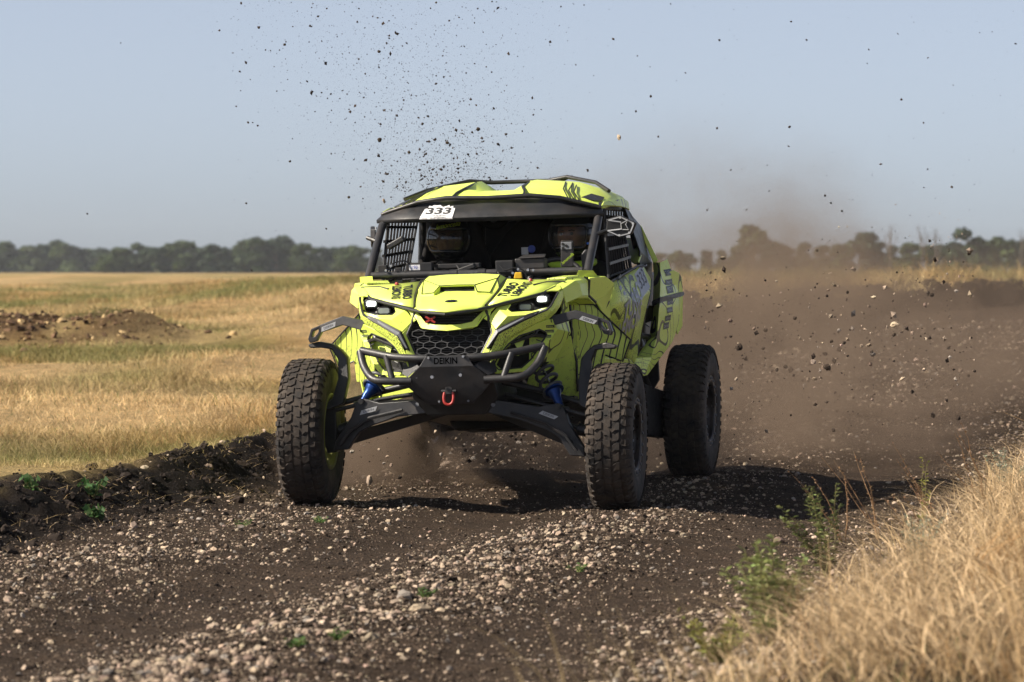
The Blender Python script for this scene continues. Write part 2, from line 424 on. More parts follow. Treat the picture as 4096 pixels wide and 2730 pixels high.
# -- loose straw on the soil ridge and the left edge
n = 3600
yy = rng.uniform(-8, 14, n); ss = edge_l(yy) - .25 + .28 * rng.normal(size=n); xx = ss + SLOPE * yy
k = vnoise(xx * 1.6, yy * 1.6, 151) > .45; xx, yy = xx[k], yy[k]; n = len(xx)
c = PALE * rng.uniform(.6, 1.2, (n, 1))
v, f, cc = ribbons(np.stack([xx, yy, rh(xx, yy) + .01], -1), rng.uniform(.008, .045, n), rng.uniform(0, 6.28, n), rng.uniform(1.5, 6.0, n), rng.uniform(.002, .0034, n), c, 2, .3)
so = link(bpy.data.objects.new('loose_straw', np_mesh('loose_straw', v, f, grass_m, cc)))
tag(so, 'loose pale straw tangled over the soil ridge at the left', 'straw', kind='stuff')

# -- verge in the right foreground
def verge_pts(n, smin, smax, y0=-12.6, y1=3.0):
    yy = rng.uniform(y0, y1, n); ss = EDGE_R + smin + (smax - smin) * rng.random(n) ** .8; return ss + SLOPE * yy, yy
parts = []
nc_ = 560; cx_, cyy = verge_pts(nc_, .06, 2.4)
for i in range(nc_):
    q = float(s_of(cx_[i], cyy[i]) - EDGE_R); inner = float(sstep(.0, .75, np.array([q]))[0])
    if rnd.random() > .18 + .75 * inner: continue
    m = rnd.randint(8, 40); hh = rnd.uniform(.10, .30) + .30 * inner * rnd.random() ** 1.5; dr_ = math.pi + rnd.gauss(0, 1.3); ln = rnd.uniform(.1, 1.3)
    px_ = cx_[i] + rng.normal(0, .07, m); py_ = cyy[i] + rng.normal(0, .07, m)
    tone = rnd.uniform(.6, 1.2); base_ = np.array([.66, .47, .25]) if rnd.random() < .75 else np.array([.48, .29, .13])
    c = base_[None] * tone * rng.uniform(.65, 1.3, (m, 1))
    parts.append(ribbons(np.stack([px_, py_, rh(px_, py_) - .01], -1), hh * rng.uniform(.5, 1.25, m), dr_ + rng.normal(0, .45, m), np.abs(ln + rng.normal(0, .35, m)), rng.uniform(.0022, .0048, m), c, 5))
n = 12500; xx, yy = verge_pts(n, .08, 1.7)         # long stems lying across one another
c = np.array([.80, .59, .35])[None] * rng.uniform(.45, 1.2, (n, 1)); ti = sstep(.0, .5, s_of(xx, yy) - EDGE_R); k = rng.random(n) < .15 + .85 * ti; xx, yy, c = xx[k], yy[k], c[k]; n = len(xx)
parts.append(ribbons(np.stack([xx, yy, rh(xx, yy) + rng.uniform(0, .16, n)], -1), rng.uniform(.06, .20, n), rng.normal(2.6, 1.5, n), rng.uniform(.9, 3.6, n), rng.uniform(.003, .0062, n), c, 4))
n = 8000; xx, yy = verge_pts(n, -.05, 1.7); c = np.array([.46, .31, .15])[None] * rng.uniform(.4, 1.25, (n, 1)); g = rng.random(n) < .14; c[g] = np.array([.16, .19, .07]) * rng.uniform(.6, 1.2, (g.sum(), 1))
dens = sstep(.25, .7, vnoise(xx * 1.7, yy * 1.1, 161) + .35 * sstep(.1, .8, s_of(xx, yy) - EDGE_R)); k = rng.random(n) < dens
xx, yy, c = xx[k], yy[k], c[k]; n = len(xx)
parts.append(ribbons(np.stack([xx, yy, rh(xx, yy) - .01], -1), rng.uniform(.04, .16, n), rng.uniform(0, 6.28, n), rng.uniform(.3, 2.6, n), rng.uniform(.0025, .005, n), c, 3))
n = 90; xx = rng.uniform(.05, .62, n); yy = rng.uniform(-14.3, -13.2, n)        # a few feathery stems close to the lens
parts.append(ribbons(np.stack([xx, yy, rh(xx, yy) - .01], -1), rng.uniform(.25, .52, n), rng.normal(3.1, .8, n), rng.uniform(.1, .7, n), rng.uniform(.002, .0035, n), np.array([.62, .46, .22])[None] * rng.uniform(.7, 1.2, (n, 1)), 5))
v, f, cc = join(parts)
vg = link(bpy.data.objects.new('verge_grass', np_mesh('verge_grass', v, f, grass_m, cc)))
tag(vg, 'tall bleached dry grass on the verge in the right foreground', 'grass', kind='stuff')

# ================================================================ WEEDS (each a plant of its own)
def plant(name, loc, label, group, stems, height, spread, leaf_len, leaf_w, leaf_col, stem_col, leaf_n, cat='plant', up=.6, seed=1, lean=(0, 0)):
    r = np.random.default_rng(seed)
    root = link(bpy.data.objects.new(name, None)); x0, y0 = loc; root.location = (x0, y0, float(rh(np.array([x0]), np.array([y0]))[0]) - .01)
    SV, SF, SC, LV, LF, LC = [], [], [], [], [], []; so = lo = 0
    for i in range(stems):
        a = r.uniform(0, 6.28); h = height * r.uniform(.55, 1.0); q = spread * r.uniform(.2, 1)
        T = np.linspace(0, 1, 7); bend = r.normal(0, .03, (7, 2)).cumsum(0) * .6
        P = np.stack([np.cos(a) * q * T ** 1.3 + bend[:, 0] * h + lean[0] * T ** 1.5, np.sin(a) * q * T ** 1.3 + bend[:, 1] * h + lean[1] * T ** 1.5, h * T], -1)
        for k in range(7):
            rad = .0035 * (1 - .75 * T[k])
            for j in range(4):
                an = j * 1.5708; SV.append(P[k] + np.array([math.cos(an) * rad, math.sin(an) * rad, 0])); SC.append(stem_col * r.uniform(.8, 1.2))
        for k in range(6):
            for j in range(4):
                b = so + k * 4; SF.append((b + j, b + (j + 1) % 4, b + 4 + (j + 1) % 4)); SF.append((b + j, b + 4 + (j + 1) % 4, b + 4 + j))
        so += 28
        for m in range(leaf_n):
            t = r.uniform(.18, 1.0); kk = min(int(t * 6), 5); fr = t * 6 - kk; p = P[kk] * (1 - fr) + P[kk + 1] * fr
            an = r.uniform(0, 6.28); D = np.array([math.cos(an), math.sin(an), up * r.uniform(.3, 1.6)]); D /= np.linalg.norm(D)
            Sd = np.cross(D, r.normal(size=3)); Sd /= np.linalg.norm(Sd) + 1e-6
            ll = leaf_len * r.uniform(.5, 1.15) * (1.1 - .5 * t); lw = leaf_w * r.uniform(.7, 1.2)
            dr = np.array([0, 0, -.2 * ll])
            LV += [p, p + D * ll * .45 + Sd * lw * .5, p + D * ll + dr, p + D * ll * .45 - Sd * lw * .5]; cc_ = leaf_col * r.uniform(.55, 1.4) * (1 + .06 * r.normal(size=3)); LC += [cc_] * 4
            LF += [(lo, lo + 1, lo + 2), (lo, lo + 2, lo + 3)]; lo += 4
    link(bpy.data.objects.new('stem', np_mesh('stem', np.array(SV), np.array(SF), leaf_m, np.clip(np.array(SC), 0, 1))), root)
    link(bpy.data.objects.new('foliage', np_mesh('foliage', np.array(LV), np.array(LF), leaf_m, np.clip(np.array(LC), 0, 1))), root)
    tag(root, label, cat, group); return root
gc = np.array([.22, .25, .085]); sg = np.array([.30, .33, .24]); tw = np.array([.22, .19, .08]); rb = np.array([.28, .17, .09])
plant('green_weed', (.88, -9.2), 'bushy green weed at the lower edge of the verge, nearest the camera', 'green weeds', 18, .40, .20, .06, .010, gc, tw, 70, seed=3)
plant('green_weed', (.66, -9.75), 'low yellow-green weed half hidden in dry grass at the bottom edge', 'green weeds', 9, .20, .14, .05, .009, gc * np.array([1.3, 1.15, .9]), tw, 50, seed=4)
plant('green_weed', (1.32, -5.6), 'dark green weed standing at the rim of the track in front of the verge', 'green weeds', 9, .42, .20, .05, .010, gc * .8, tw, 60, seed=5, lean=(-.10, 0))
plant('green_weed', (2.0, -2.6), 'thin yellow-flowered weed rising from the verge below the shadow', 'green weeds', 3, .40, .10, .035, .008, np.array([.30, .30, .06]), tw, 40, seed=8)
plant('sage_bush', (1.62, -6.6), 'silvery grey-green sage tuft in the middle of the dry grass', 'sage tufts', 14, .26, .13, .025, .008, sg, sg * .7, 60, seed=6)
plant('sage_bush', (2.62, -1.0), 'silvery grey-green sage tuft at the right edge of the picture', 'sage tufts', 16, .34, .20, .03, .009, sg, sg * .7, 60, seed=7)
for i, (px, py, hh, lb) in enumerate([(1.55, -3.4, .42, 'rust-brown dry seed stalk leaning left over the shadow edge'), (1.75, -3.0, .50, 'tall rust-brown dry seed stalk against the shadow'), (1.98, -3.5, .46, 'rust-brown dry seed stalk in the tall verge grass'), (2.25, -3.2, .52, 'rust-brown dry seed stalk nearest the right sage tuft'), (1.78, -5.2, .36, 'short rust-brown dry stalk beside the dark green weed')]):
    plant('dry_stalk', (px, py), lb, 'dry seed stalks', 4, hh, .16, .022, .009, rb, rb * 1.3, 34, seed=20 + i, lean=(-.12, 0))
for i, (px, py, hh, lb) in enumerate([(-2.47, -1.35, .13, 'broad-leaved green weed on the soil ridge at the left edge'), (-2.22, -.7, .11, 'broad-leaved green weed on the crest of the soil ridge'), (-2.12, -1.55, .09, 'low leafy weed at the foot of the soil ridge')]):
    plant('leafy_weed', (px, py), lb, 'leafy weeds on the ridge', 9, hh, .10, .06, .045, np.array([.07, .14, .045]), gc, 6, seed=40 + i, up=.35)
for i, (px, py) in enumerate([(-1.35, -2.0), (-.33, -7.2), (-.72, -9.4), (-.98, -1.55), (.28, -5.2), (-.60, -9.0)]):
    plant('grass_tuft', (px, py), 'tiny bright green sprout on the gravel ' + ['left of the front wheel', 'in the middle of the stony strip', 'at the bottom left of the stony strip', 'just in front of the left front tyre', 'between the two wheel lanes', 'beside the lowest big stones'][i], 'green sprouts on the gravel', 10, .05, .06, .04, .006, np.array([.10, .18, .05]), gc, 6, seed=60 + i)

# ================================================================ TREES
def tree_meshes(seed, h=6.5, wd=4.5, bare=False):
    r = np.random.default_rng(seed); V, Fc, C = [], [], []; o = 0
    bm = bmesh.new()
    def limb(p0, p1, r0, r1):
        p0 = Vector(p0); p1 = Vector(p1); q = (p1 - p0).to_track_quat('Z', 'Y')
        ring = [[bm.verts.new(p + q @ Vector((math.cos(k * 1.0472) * rr, math.sin(k * 1.0472) * rr, 0))) for k in range(6)] for p, rr in ((p0, r0), (p1, r1))]
        for k in range(6): bm.faces.new((ring[0][k], ring[0][(k + 1) % 6], ring[1][(k + 1) % 6], ring[1][k]))
    limb((0, 0, -.3), (r.normal(0, .1), 0, h * .45), .17, .10); limb((0, 0, h * .45), (r.normal(0, .3), .1, h * .85), .10, .03)
    for i in range(9 if bare else 6):
        a = r.uniform(0, 6.28); z0 = h * r.uniform(.25, .7); q = wd * r.uniform(.2, .4)
        e = (math.cos(a) * q, math.sin(a) * q, z0 + h * r.uniform(.15, .3)); limb((0, 0, z0), e, .06, .025)
        if bare:
            for _ in range(3): limb(e, (e[0] + r.normal(0, .4), e[1] + r.normal(0, .4), e[2] + r.uniform(.2, .9)), .025, .01)
    tm = bpy.data.meshes.new('trunk'); bm.to_mesh(tm); bm.free(); tm.materials.append(bark_m)
    if bare: return tm, None
    nb = 15
    for b in range(nb):
        a = r.uniform(0, 6.28); q = wd * .36 * r.random() ** .6; cz = h * (.06 + .82 * r.random()); rr = wd * r.uniform(.16, .27) * (1.15 - .5 * (cz / h))
        cen = np.array([math.cos(a) * q * (1.15 - .6 * cz / h), math.sin(a) * q * (1.15 - .6 * cz / h), cz])
        m = 190; dv = r.normal(size=(m, 3)); dv /= np.linalg.norm(dv, axis=1)[:, None]
        pts = cen + dv * rr * (r.uniform(.55, 1.12, (m, 1))) * np.array([1, 1, .85])
        t1 = r.normal(size=(m, 3)); t1 /= np.linalg.norm(t1, axis=1)[:, None]; t2 = np.cross(t1, dv); t2 /= np.linalg.norm(t2, axis=1)[:, None] + 1e-6
        s = r.uniform(.14, .32, (m, 1))
        q4 = np.stack([pts - t1 * s - t2 * s * .6, pts + t1 * s - t2 * s * .6, pts + t1 * s + t2 * s * .6, pts - t1 * s + t2 * s * .6], 1).reshape(-1, 3)
        q4[:, 2] = np.maximum(q4[:, 2], .02)
        V.append(q4); i4 = o + np.arange(m)[:, None] * 4; Fc.append(np.concatenate([i4 + np.array([[0, 1, 2]]), i4 + np.array([[0, 2, 3]])])); o += 4 * m
        C.append(np.repeat([np.array([.040, .062, .022]), np.array([.060, .088, .026]), np.array([.032, .052, .026]), np.array([.050, .072, .022]), np.array([.036, .058, .030])][seed % 5][None] * r.uniform(.7, 1.3) * r.uniform(.6, 1.4, (m, 1)), 4, 0))
    return tm, np_mesh('crown', np.concatenate(V), np.concatenate(Fc), leaf_m, np.concatenate(C))
k_ = N('bark'); k_.base((.09, .07, .055)); k_.rough(.9); bark_m = k_.m
variants = [tree_meshes(100 + i, 6.5, [4.6, 5.2, 4.2, 5.6, 4.9][i]) for i in range(5)]; bare = [tree_meshes(130 + i, 6.5, 3.2, True) for i in range(2)]
def put_tree(u, top, dist, kind, label, group, wide=1.0):
    ppm = 17568. / dist; x_ = (u - 2048) / ppm; y_ = dist - 24; base = 1.0
    hh = 1.298 + (1088 - top) / ppm - base; s = hh / 6.3
    root = link(bpy.data.objects.new('bare_tree' if kind >= 5 else 'field_tree', None)); root.location = (x_, y_, base); root.scale = (s * wide, s * wide, s); root.rotation_euler = (0, 0, rnd.uniform(0, 6.28))
    tm, cm = bare[kind - 5] if kind >= 5 else variants[kind]
    link(bpy.data.objects.new('trunk', tm), root)
    if cm: link(bpy.data.objects.new('crown', cm), root)
    tag(root, label, 'tree', group)
ORD = 'first second third fourth fifth sixth seventh eighth ninth tenth eleventh twelfth thirteenth fourteenth fifteenth sixteenth seventeenth eighteenth nineteenth twentieth twenty-first twenty-second twenty-third twenty-fourth twenty-fifth'.split()
far = [(-20, 985), (30, 968), (75, 990), (120, 985), (165, 980), (215, 960), (262, 976), (300, 980), (345, 996), (395, 994), (440, 1000)]
for i, (u, t) in enumerate(far):
    put_tree(u, t, 1050 + 9 * (i % 3), i % 5, 'dark bluish tree, %s from the left edge, far left tree line' % ORD[i], 'trees in the far left tree line', 1.7)
mid = [(430, 1020), (480, 992), (530, 972), (575, 985), (625, 990), (680, 975), (735, 966), (785, 985), (845, 974), (890, 992), (935, 1000), (985, 962), (1010, 948), (1060, 965), (1105, 946), (1150, 968), (1210, 976), (1255, 990), (1300, 986), (1345, 990), (1390, 984), (1440, 992), (1500, 990)]
for i, (u, t) in enumerate(mid):
    put_tree(u, t, 830 + 14 * (i % 4), (i * 2 + 1) % 5, 'green tree, %s from the left in the nearer left tree line' % ORD[i], 'trees in the nearer left tree line', 1.6)
for i in range(26):
    u = -30 + i * 58 + rnd.uniform(-14, 14); put_tree(u, rnd.uniform(1008, 1028), 880 if u > 420 else 1100, i % 5, 'low shrubby tree, %s from the left at the foot of the left tree lines' % (ORD + ['twenty-sixth'])[i], 'shrubby trees at the foot of the left tree lines', 2.2)
right = [(2560, 1010), (2640, 1000), (2700, 990), (2760, 1000), (2830, 985), (2890, 985), (2950, 975), (3015, 902), (3075, 965), (3140, 960), (3210, 955), (3290, 970), (3370, 965), (3440, 932), (3505, 950), (3570, 965), (3640, 960), (3705, 968), (3770, 965), (3830, 950), (3870, 912), (3925, 945), (3985, 935), (4040, 948), (4100, 940)]
for i, (u, t) in enumerate(right):
    put_tree(u, t + (0 if t < 935 else 14), 660 + 12 * (i % 4), (i * 3) % 5, ('tall lone tree rising above the dust behind the buggy' if u == 3015 else 'hazy tree, %s from the left in the line right of the buggy' % ORD[i]), 'trees in the hazy right tree line', 1.35)
for i, (u, t) in enumerate([(3560, 895), (3690, 900), (3742, 908), (4085, 915)]):
    put_tree(u, t, 655, 5 + i % 2, ['leftmost', 'second', 'third', 'rightmost'][i] + ' of the bare dead trees above the right tree line', 'bare trees', 1.0)
# ================================================================ THE BUGGY: frame, helpers, materials
car = link(bpy.data.objects.new('race_buggy', None)); car.location = (-.268, 0, 0); car.rotation_euler = (0, 0, R(-11.2))
tag(car, 'bright yellow-green race buggy numbered 333 speeding along the dirt track', 'buggy')
_c, _s = math.cos(R(1.6)), math.sin(R(1.6))
def roll_pt(p): return (p[0] * _c - (p[2] - .75) * _s, p[1], .75 + p[0] * _s + (p[2] - .75) * _c)   # the body leans, the wheels do not

class MB:
    def __init__(s): s.v = []; s.f = []
    def add(s, v, f, mat=None):
        o = len(s.v); s.v += [tuple((mat @ Vector(p)) if mat else p) for p in v]; s.f += [tuple(i + o for i in q) for q in f]; return s
    def box(s, c, size, rot=None):
        x, y, z = [q / 2 for q in size]; v = [(-x, -y, -z), (x, -y, -z), (x, y, -z), (-x, y, -z), (-x, -y, z), (x, -y, z), (x, y, z), (-x, y, z)]
        m = Matrix.Translation(c) @ (rot.to_4x4() if rot else Matrix.Identity(4))
        return s.add(v, [(3, 2, 1, 0), (4, 5, 6, 7), (0, 1, 5, 4), (1, 2, 6, 5), (2, 3, 7, 6), (3, 0, 4, 7)], m)
    def tube(s, pts, r, n=10, fillet=0.0, caps=True):
        pts = [Vector(p) for p in pts]; rs = r if isinstance(r, (list, tuple)) else None
        if fillet > 0 and len(pts) > 2:
            q = [pts[0]]
            for a, b, c in zip(pts, pts[1:], pts[2:]):
                l1 = min(fillet, (b - a).length * .45); l2 = min(fillet, (c - b).length * .45); p0 = b + (a - b).normalized() * l1; p2 = b + (c - b).normalized() * l2
                for t in (0, .25, .5, .75, 1): q.append(p0 * (1 - t) ** 2 + b * 2 * t * (1 - t) + p2 * t * t)
            pts = q + [pts[-1]]
        v = []; f = []; up = None
        for i, p in enumerate(pts):
            d = (pts[min(i + 1, len(pts) - 1)] - pts[max(i - 1, 0)]).normalized()
            if up is None: up = d.orthogonal().normalized()
            up = (up - d * up.dot(d)).normalized(); sd = d.cross(up); rr = rs[i] if rs else r
            v += [tuple(p + (up * math.cos(2 * math.pi * k / n) + sd * math.sin(2 * math.pi * k / n)) * rr) for k in range(n)]
        for i in range(len(pts) - 1):
            for k in range(n): f.append((i * n + k, i * n + (k + 1) % n, (i + 1) * n + (k + 1) % n, (i + 1) * n + k))
        if caps: f += [tuple(range(n - 1, -1, -1)), tuple(range((len(pts) - 1) * n, len(pts) * n))]
        return s.add(v, f)
    def prism(s, poly, depth):
        """closed slab: outline poly (3D, roughly planar) pushed along vector depth"""
        n = len(poly); d = Vector(depth); v = [tuple(p) for p in poly] + [tuple(Vector(p) + d) for p in poly]
        return s.add(v, [tuple(range(n)), tuple(range(2 * n - 1, n - 1, -1))] + [(i, i + n, (i + 1) % n + n, (i + 1) % n) for i in range(n)])
    def lathe(s, prof, n=40, m=None, closed=False):
        """profile of (radius, x) turned about the X axis"""
        v = []; f = []; k = len(prof)
        for i in range(n):
            a = 2 * math.pi * i / n
            v += [(x, math.cos(a) * r, math.sin(a) * r) for r, x in prof]
        for i in range(n):
            j = (i + 1) % n
            for q in range(k - 1 if not closed else k): f.append((i * k + q, j * k + q, j * k + (q + 1) % k, i * k + (q + 1) % k))
        return s.add(v, f, m)

def part(name, mb, mat, parent=None, roll=True, bevel=0., solid=0., smooth=False, angle=50, sub=0, label=None, seg=2):
    v = [roll_pt(p) for p in mb.v] if roll else mb.v
    me = bpy.data.meshes.new(name); bm = bmesh.new()
    bv = [bm.verts.new(p) for p in v]
    for q in mb.f:
        try: bm.faces.new([bv[i] for i in q])
        except ValueError: pass
    bmesh.ops.remove_doubles(bm, verts=bm.verts, dist=1e-5); bmesh.ops.recalc_face_normals(bm, faces=bm.faces); bm.to_mesh(me); bm.free()
    me.materials.append(mat)
    if smooth or bevel: me.shade_smooth(); me.set_sharp_from_angle(angle=R(angle))
    o = link(bpy.data.objects.new(name, me), car if parent is None else parent)
    if solid:
        m = o.modifiers.new('solid', 'SOLIDIFY'); m.thickness = solid; m.offset = 0
    if bevel:
        m = o.modifiers.new('bevel', 'BEVEL'); m.width = bevel; m.segments = seg; m.limit_method = 'ANGLE'; m.angle_limit = R(22); m.harden_normals = True
    if sub:
        m = o.modifiers.new('sub', 'SUBSURF'); m.levels = m.render_levels = sub; me.shade_smooth()
    if label: o['label'] = label
    return o
def mir(p): return (-p[0], p[1], p[2])
def both(name, mk, mat, **k):
    """the same part on both sides: mk(mb, s) fills a builder for side s = 1 or -1"""
    out = []
    for s_ in (1, -1):
        mb = MB(); mk(mb); mb.v = [(p[0] * s_, p[1], p[2]) for p in mb.v]; out.append(part(name, mb, mat, **k))
    return out
def fan_faces(n): return [tuple(range(n))]

# ---- print: lettering laid on a surface
_txt = {}
def text_geo(string, shear=0., bold=.0, space=1.0):
    key = (string, shear, bold, space)
    if key not in _txt:
        cu = bpy.data.curves.new('lettering', 'FONT'); cu.body = string; cu.shear = shear; cu.offset = bold; cu.space_character = space; cu.align_x = 'CENTER'; cu.align_y = 'CENTER'; cu.resolution_u = 3
        ob = bpy.data.objects.new('lettering', cu); sc.collection.objects.link(ob)
        me = bpy.data.meshes.new_from_object(ob.evaluated_get(bpy.context.evaluated_depsgraph_get())); bpy.data.objects.remove(ob)
        bm = bmesh.new(); bm.from_mesh(me); bpy.data.meshes.remove(me); bpy.data.curves.remove(cu)
        bmesh.ops.triangulate(bm, faces=bm.faces)
        v = [tuple(p.co) for p in bm.verts]; bm.verts.index_update(); f = [tuple(x.index for x in q.verts) for q in bm.faces]; bm.free()
        w_ = max(p[0] for p in v) - min(p[0] for p in v); _txt[key] = (v, f, w_)
    return _txt[key]
def geo_on(name, v, f, origin, right, up, mat, parent, target=None, lift=.003, sx=1., sy=1., roll=True, fine=.014):
    """flat 2D geometry laid at origin along right/up, dropped on the target part's surface"""
    rt, u_ = Vector(right).normalized(), Vector(up).normalized(); nn = rt.cross(u_).normalized(); u_ = nn.cross(rt)
    bm = bmesh.new(); bv = [bm.verts.new(Vector(origin) + rt * p[0] * sx + u_ * p[1] * sy) for p in v]
    for q in f:
        try: bm.faces.new([bv[i] for i in q])
        except ValueError: pass
    if target is not None:
        for _ in range(4):
            es = [e for e in bm.edges if e.calc_length() > fine]
            if es: bmesh.ops.subdivide_edges(bm, edges=es, cuts=1); bmesh.ops.triangulate(bm, faces=bm.faces)
    deep = []; miss = []
    for p in bm.verts:
        q = Vector(roll_pt(p.co)) if roll else p.co.copy()
        if target is not None:
            ts = target if isinstance(target, list) else [target]; best = None
            for t in ts:
                h = bvh(t).ray_cast(q + nn * .12, -nn, .4)
                if h[0] is not None and (best is None or h[3] < best[1]): best = (h[0], h[3])
            if best: q = best[0]; deep.append(best[1] - .12)
            else: miss.append(p)
        p.co = q + nn * lift
    if miss and deep:
        for p in miss: p.co -= nn * (sum(deep) / len(deep))
    me = bpy.data.meshes.new(name); bm.to_mesh(me); bm.free(); me.materials.append(mat)
    return link(bpy.data.objects.new(name, me), parent if parent is not None else car)
_bv = {}
def bvh(o):
    if o.name not in _bv:
        dg = bpy.context.evaluated_depsgraph_get(); ev = o.evaluated_get(dg); me = ev.to_mesh()
        me.calc_loop_triangles(); _bv[o.name] = BVHTree.FromPolygons([p.co.copy() for p in me.vertices], [tuple(q.vertices) for q in me.loop_triangles]); ev.to_mesh_clear()
    return _bv[o.name]
def text_on(string, origin, right, up, height, mat, parent=None, target=None, width=None, shear=0., bold=.0, space=1., name='lettering', roll=True, lift=.004):
    v, f, w_ = text_geo(string, shear, bold, space); sy = height / .72; sx = (width / w_) if width else sy
    return geo_on(name, v, f, origin, right, up, mat, parent, target, lift, sx, sy, roll)
def quad_on(name, w_, h_, origin, right, up, mat, parent=None, target=None, skew=0., cut=0., lift=.0022, roll=True):
    a, b = w_ / 2, h_ / 2
    v = [(-a - skew, -b), (a - skew - cut, -b), (a - skew, -b + cut), (a + skew, b), (-a + skew + cut, b), (-a + skew, b - cut)] if cut else [(-a - skew, -b), (a - skew, -b), (a + skew, b), (-a + skew, b)]
    return geo_on(name, v, [tuple(range(len(v)))], origin, right, up, mat, parent, target, lift, roll=roll, fine=.014)

# ---- materials
YEL = (.80, .95, .15)
def paint(name, lines=None, splat=None, rough=.34, stripes=0, grain=170):
    k = N(name); o = k.obj(); col = k.mix(k.noise(o, 5, 3), (YEL[0] * .96, YEL[1] * .97, YEL[2]), (YEL[0] * 1.03, YEL[1] * 1.02, YEL[2] * 1.2))
    ink = (.012, .016, .02)
    if lines:
        sc_, mult, wd, st = lines
        nz = k.noise(k.obj(scale=sc_, loc=(3.1, 1.7, .4)), 1.0, 1.0, .4, .25); hh_ = k.math('MULTIPLY', nz, mult)
        if stripes: sx_ = k.n('SeparateXYZ'); k.l(o, sx_.inputs[0]); hh_ = k.math('ADD', hh_, k.math('MULTIPLY', k.math('ABSOLUTE', sx_.outputs[0]), stripes))
        fr = k.math('FRACT', hh_); th = k.math('MULTIPLY', k.ramp(k.noise(o, 2.5, 1), [(.35, (.2,) * 3), (.7, (1,) * 3)]), wd)
        m = k.math('LESS_THAN', fr, th); col = k.mix(k.math('MULTIPLY', m, st), col, ink)
    if splat:
        big = k.noise(k.obj(loc=(.7, .2, .9)), 3.3, 2); fine = k.noise(k.obj(scale=(1, 1, 1.0)), grain, 2, .5)
        m = k.math('GREATER_THAN', fine, k.math('SUBTRACT', splat, k.math('MULTIPLY', big, .45))); col = k.mix(m, col, ink)
    sz_ = k.n('SeparateXYZ'); k.l(o, sz_.inputs[0]); low = k.math('MULTIPLY', k.math('SUBTRACT', 1.12, sz_.outputs[2], clamp=True), 1.1, clamp=True)
    spray = k.math('ADD', k.math('MULTIPLY', k.noise(o, 60, 5, .7), .62), k.math('ADD', k.math('MULTIPLY', k.noise(o, 7, 3), .30), k.math('MULTIPLY', low, .16)))
    dirt = k.ramp(spray, [(.54, (0, 0, 0)), (.66, (.75, .75, .75))]); col = k.mix(k.math('MULTIPLY', dirt, .8), col, (.13, .095, .065))
    k.base(col); k.rough(k.ramp(k.noise(o, 30, 3), [(.3, (rough - .06,) * 3), (.7, (rough + .14,) * 3)])); k.b.inputs['Coat Weight'].default_value = .15; k.b.inputs['Coat Roughness'].default_value = .2
    return k.m
M_Y = paint('yellow_wrap'); M_YL = paint('yellow_wrap_contours', ((1.9, 1.9, 2.6), 13, .22, .95)); M_YV = paint('yellow_wrap_stripes', ((1.5, 1.5, 3.4), 4.5, .36, 1.0), stripes=30); M_YS = paint('yellow_wrap_spatter', None, .81)
M_YD = paint('yellow_wrap_door', ((1.2, 1.6, 1.4), 6, .10, .8), .86)
def plain(name, c, rough=.5, metal=0., dust=.0, spec=.5, bumpy=0.):
    k = N(name); o = k.obj(); n_ = k.noise(o, 26, 5, .65)
    col = k.mix(k.ramp(n_, [(.3, (0, 0, 0)), (.75, (1, 1, 1))]), tuple(q * .85 for q in c), tuple(min(q * 1.15, 1) for q in c))
    if dust: col = k.mix(k.math('MULTIPLY', k.ramp(k.noise(o, 7, 6, .7), [(.38, (0, 0, 0)), (.72, (1, 1, 1))]), dust), col, (.17, .125, .09))
    k.base(col); k.rough(k.ramp(n_, [(.3, (max(rough - .08, .03),) * 3), (.7, (min(rough + .1, 1),) * 3)])); k.b.inputs['Metallic'].default_value = metal; k.b.inputs['Specular IOR Level'].default_value = spec
    if bumpy: k.bump(k.noise(o, 420, 2), bumpy, .002)
    return k.m
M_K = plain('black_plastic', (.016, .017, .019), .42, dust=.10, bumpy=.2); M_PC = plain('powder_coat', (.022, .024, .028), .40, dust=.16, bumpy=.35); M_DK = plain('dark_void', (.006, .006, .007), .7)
M_FAB = plain('black_fabric', (.014, .014, .016), .85, dust=.1, spec=.2); M_RUB = plain('tyre_rubber', (.016, .015, .015), .7, dust=.5, spec=.25); M_RIM = plain('rim_black', (.018, .018, .02), .32, dust=.35)
M_TRD = plain('tread_rubber', (.028, .026, .025), .8, dust=.45, spec=.25)
M_GREY = plain('trim_grey', (.17, .18, .20), .5, 0.); M_CHR = plain('bright_metal', (.62, .62, .63), .25, 1.); M_BLU = plain('blue_anodised', (.010, .05, .22), .32, .5); M_SPR = plain('spring_grey', (.10, .105, .115), .4, dust=.1)
M_RED = plain('red_paint', (.40, .03, .025), .4, dust=.15); M_WHT = plain('white_vinyl', (.78, .78, .80), .45); M_INK = plain('black_ink', (.012, .013, .016), .5); M_SIL = plain('silver_plate', (.46, .47, .49), .38, .2)
M_STK = plain('grey_print', (.34, .37, .44), .4); M_SKIN = plain('skin', (.46, .26, .19), .55); M_HEL = plain('helmet_shell', (.010, .011, .013), .12); M_ORG = plain('orange_print', (.75, .30, .08), .5); M_DSTK = plain('dark_print', (.055, .07, .07), .45)
M_BLUP = plain('blue_print', (.05, .09, .45), .45); M_YEL2 = plain('amber_plastic', (.75, .45, .02), .4)
def glass(name, c, rough=.05, alpha=.35):
    k = N(name); k.base(c); k.rough(rough); k.b.inputs['Alpha'].default_value = alpha; k.b.inputs['Specular IOR Level'].default_value = .6; return k.m
M_VIS = glass('smoked_visor', (.02, .018, .015), .05, .78); M_CLR = glass('clear_visor', (.05, .05, .055), .04, .45); M_LENS = plain('lamp_lens', (.30, .34, .34), .12)
def emis(name, c, st):
    k = N(name); k.base((.8, .8, .8)); k.b.inputs['Emission Color'].default_value = (*c, 1); k.b.inputs['Emission Strength'].default_value = st; return k.m
M_LED = emis('lit_headlamp', (1, .97, .9), 9.0)
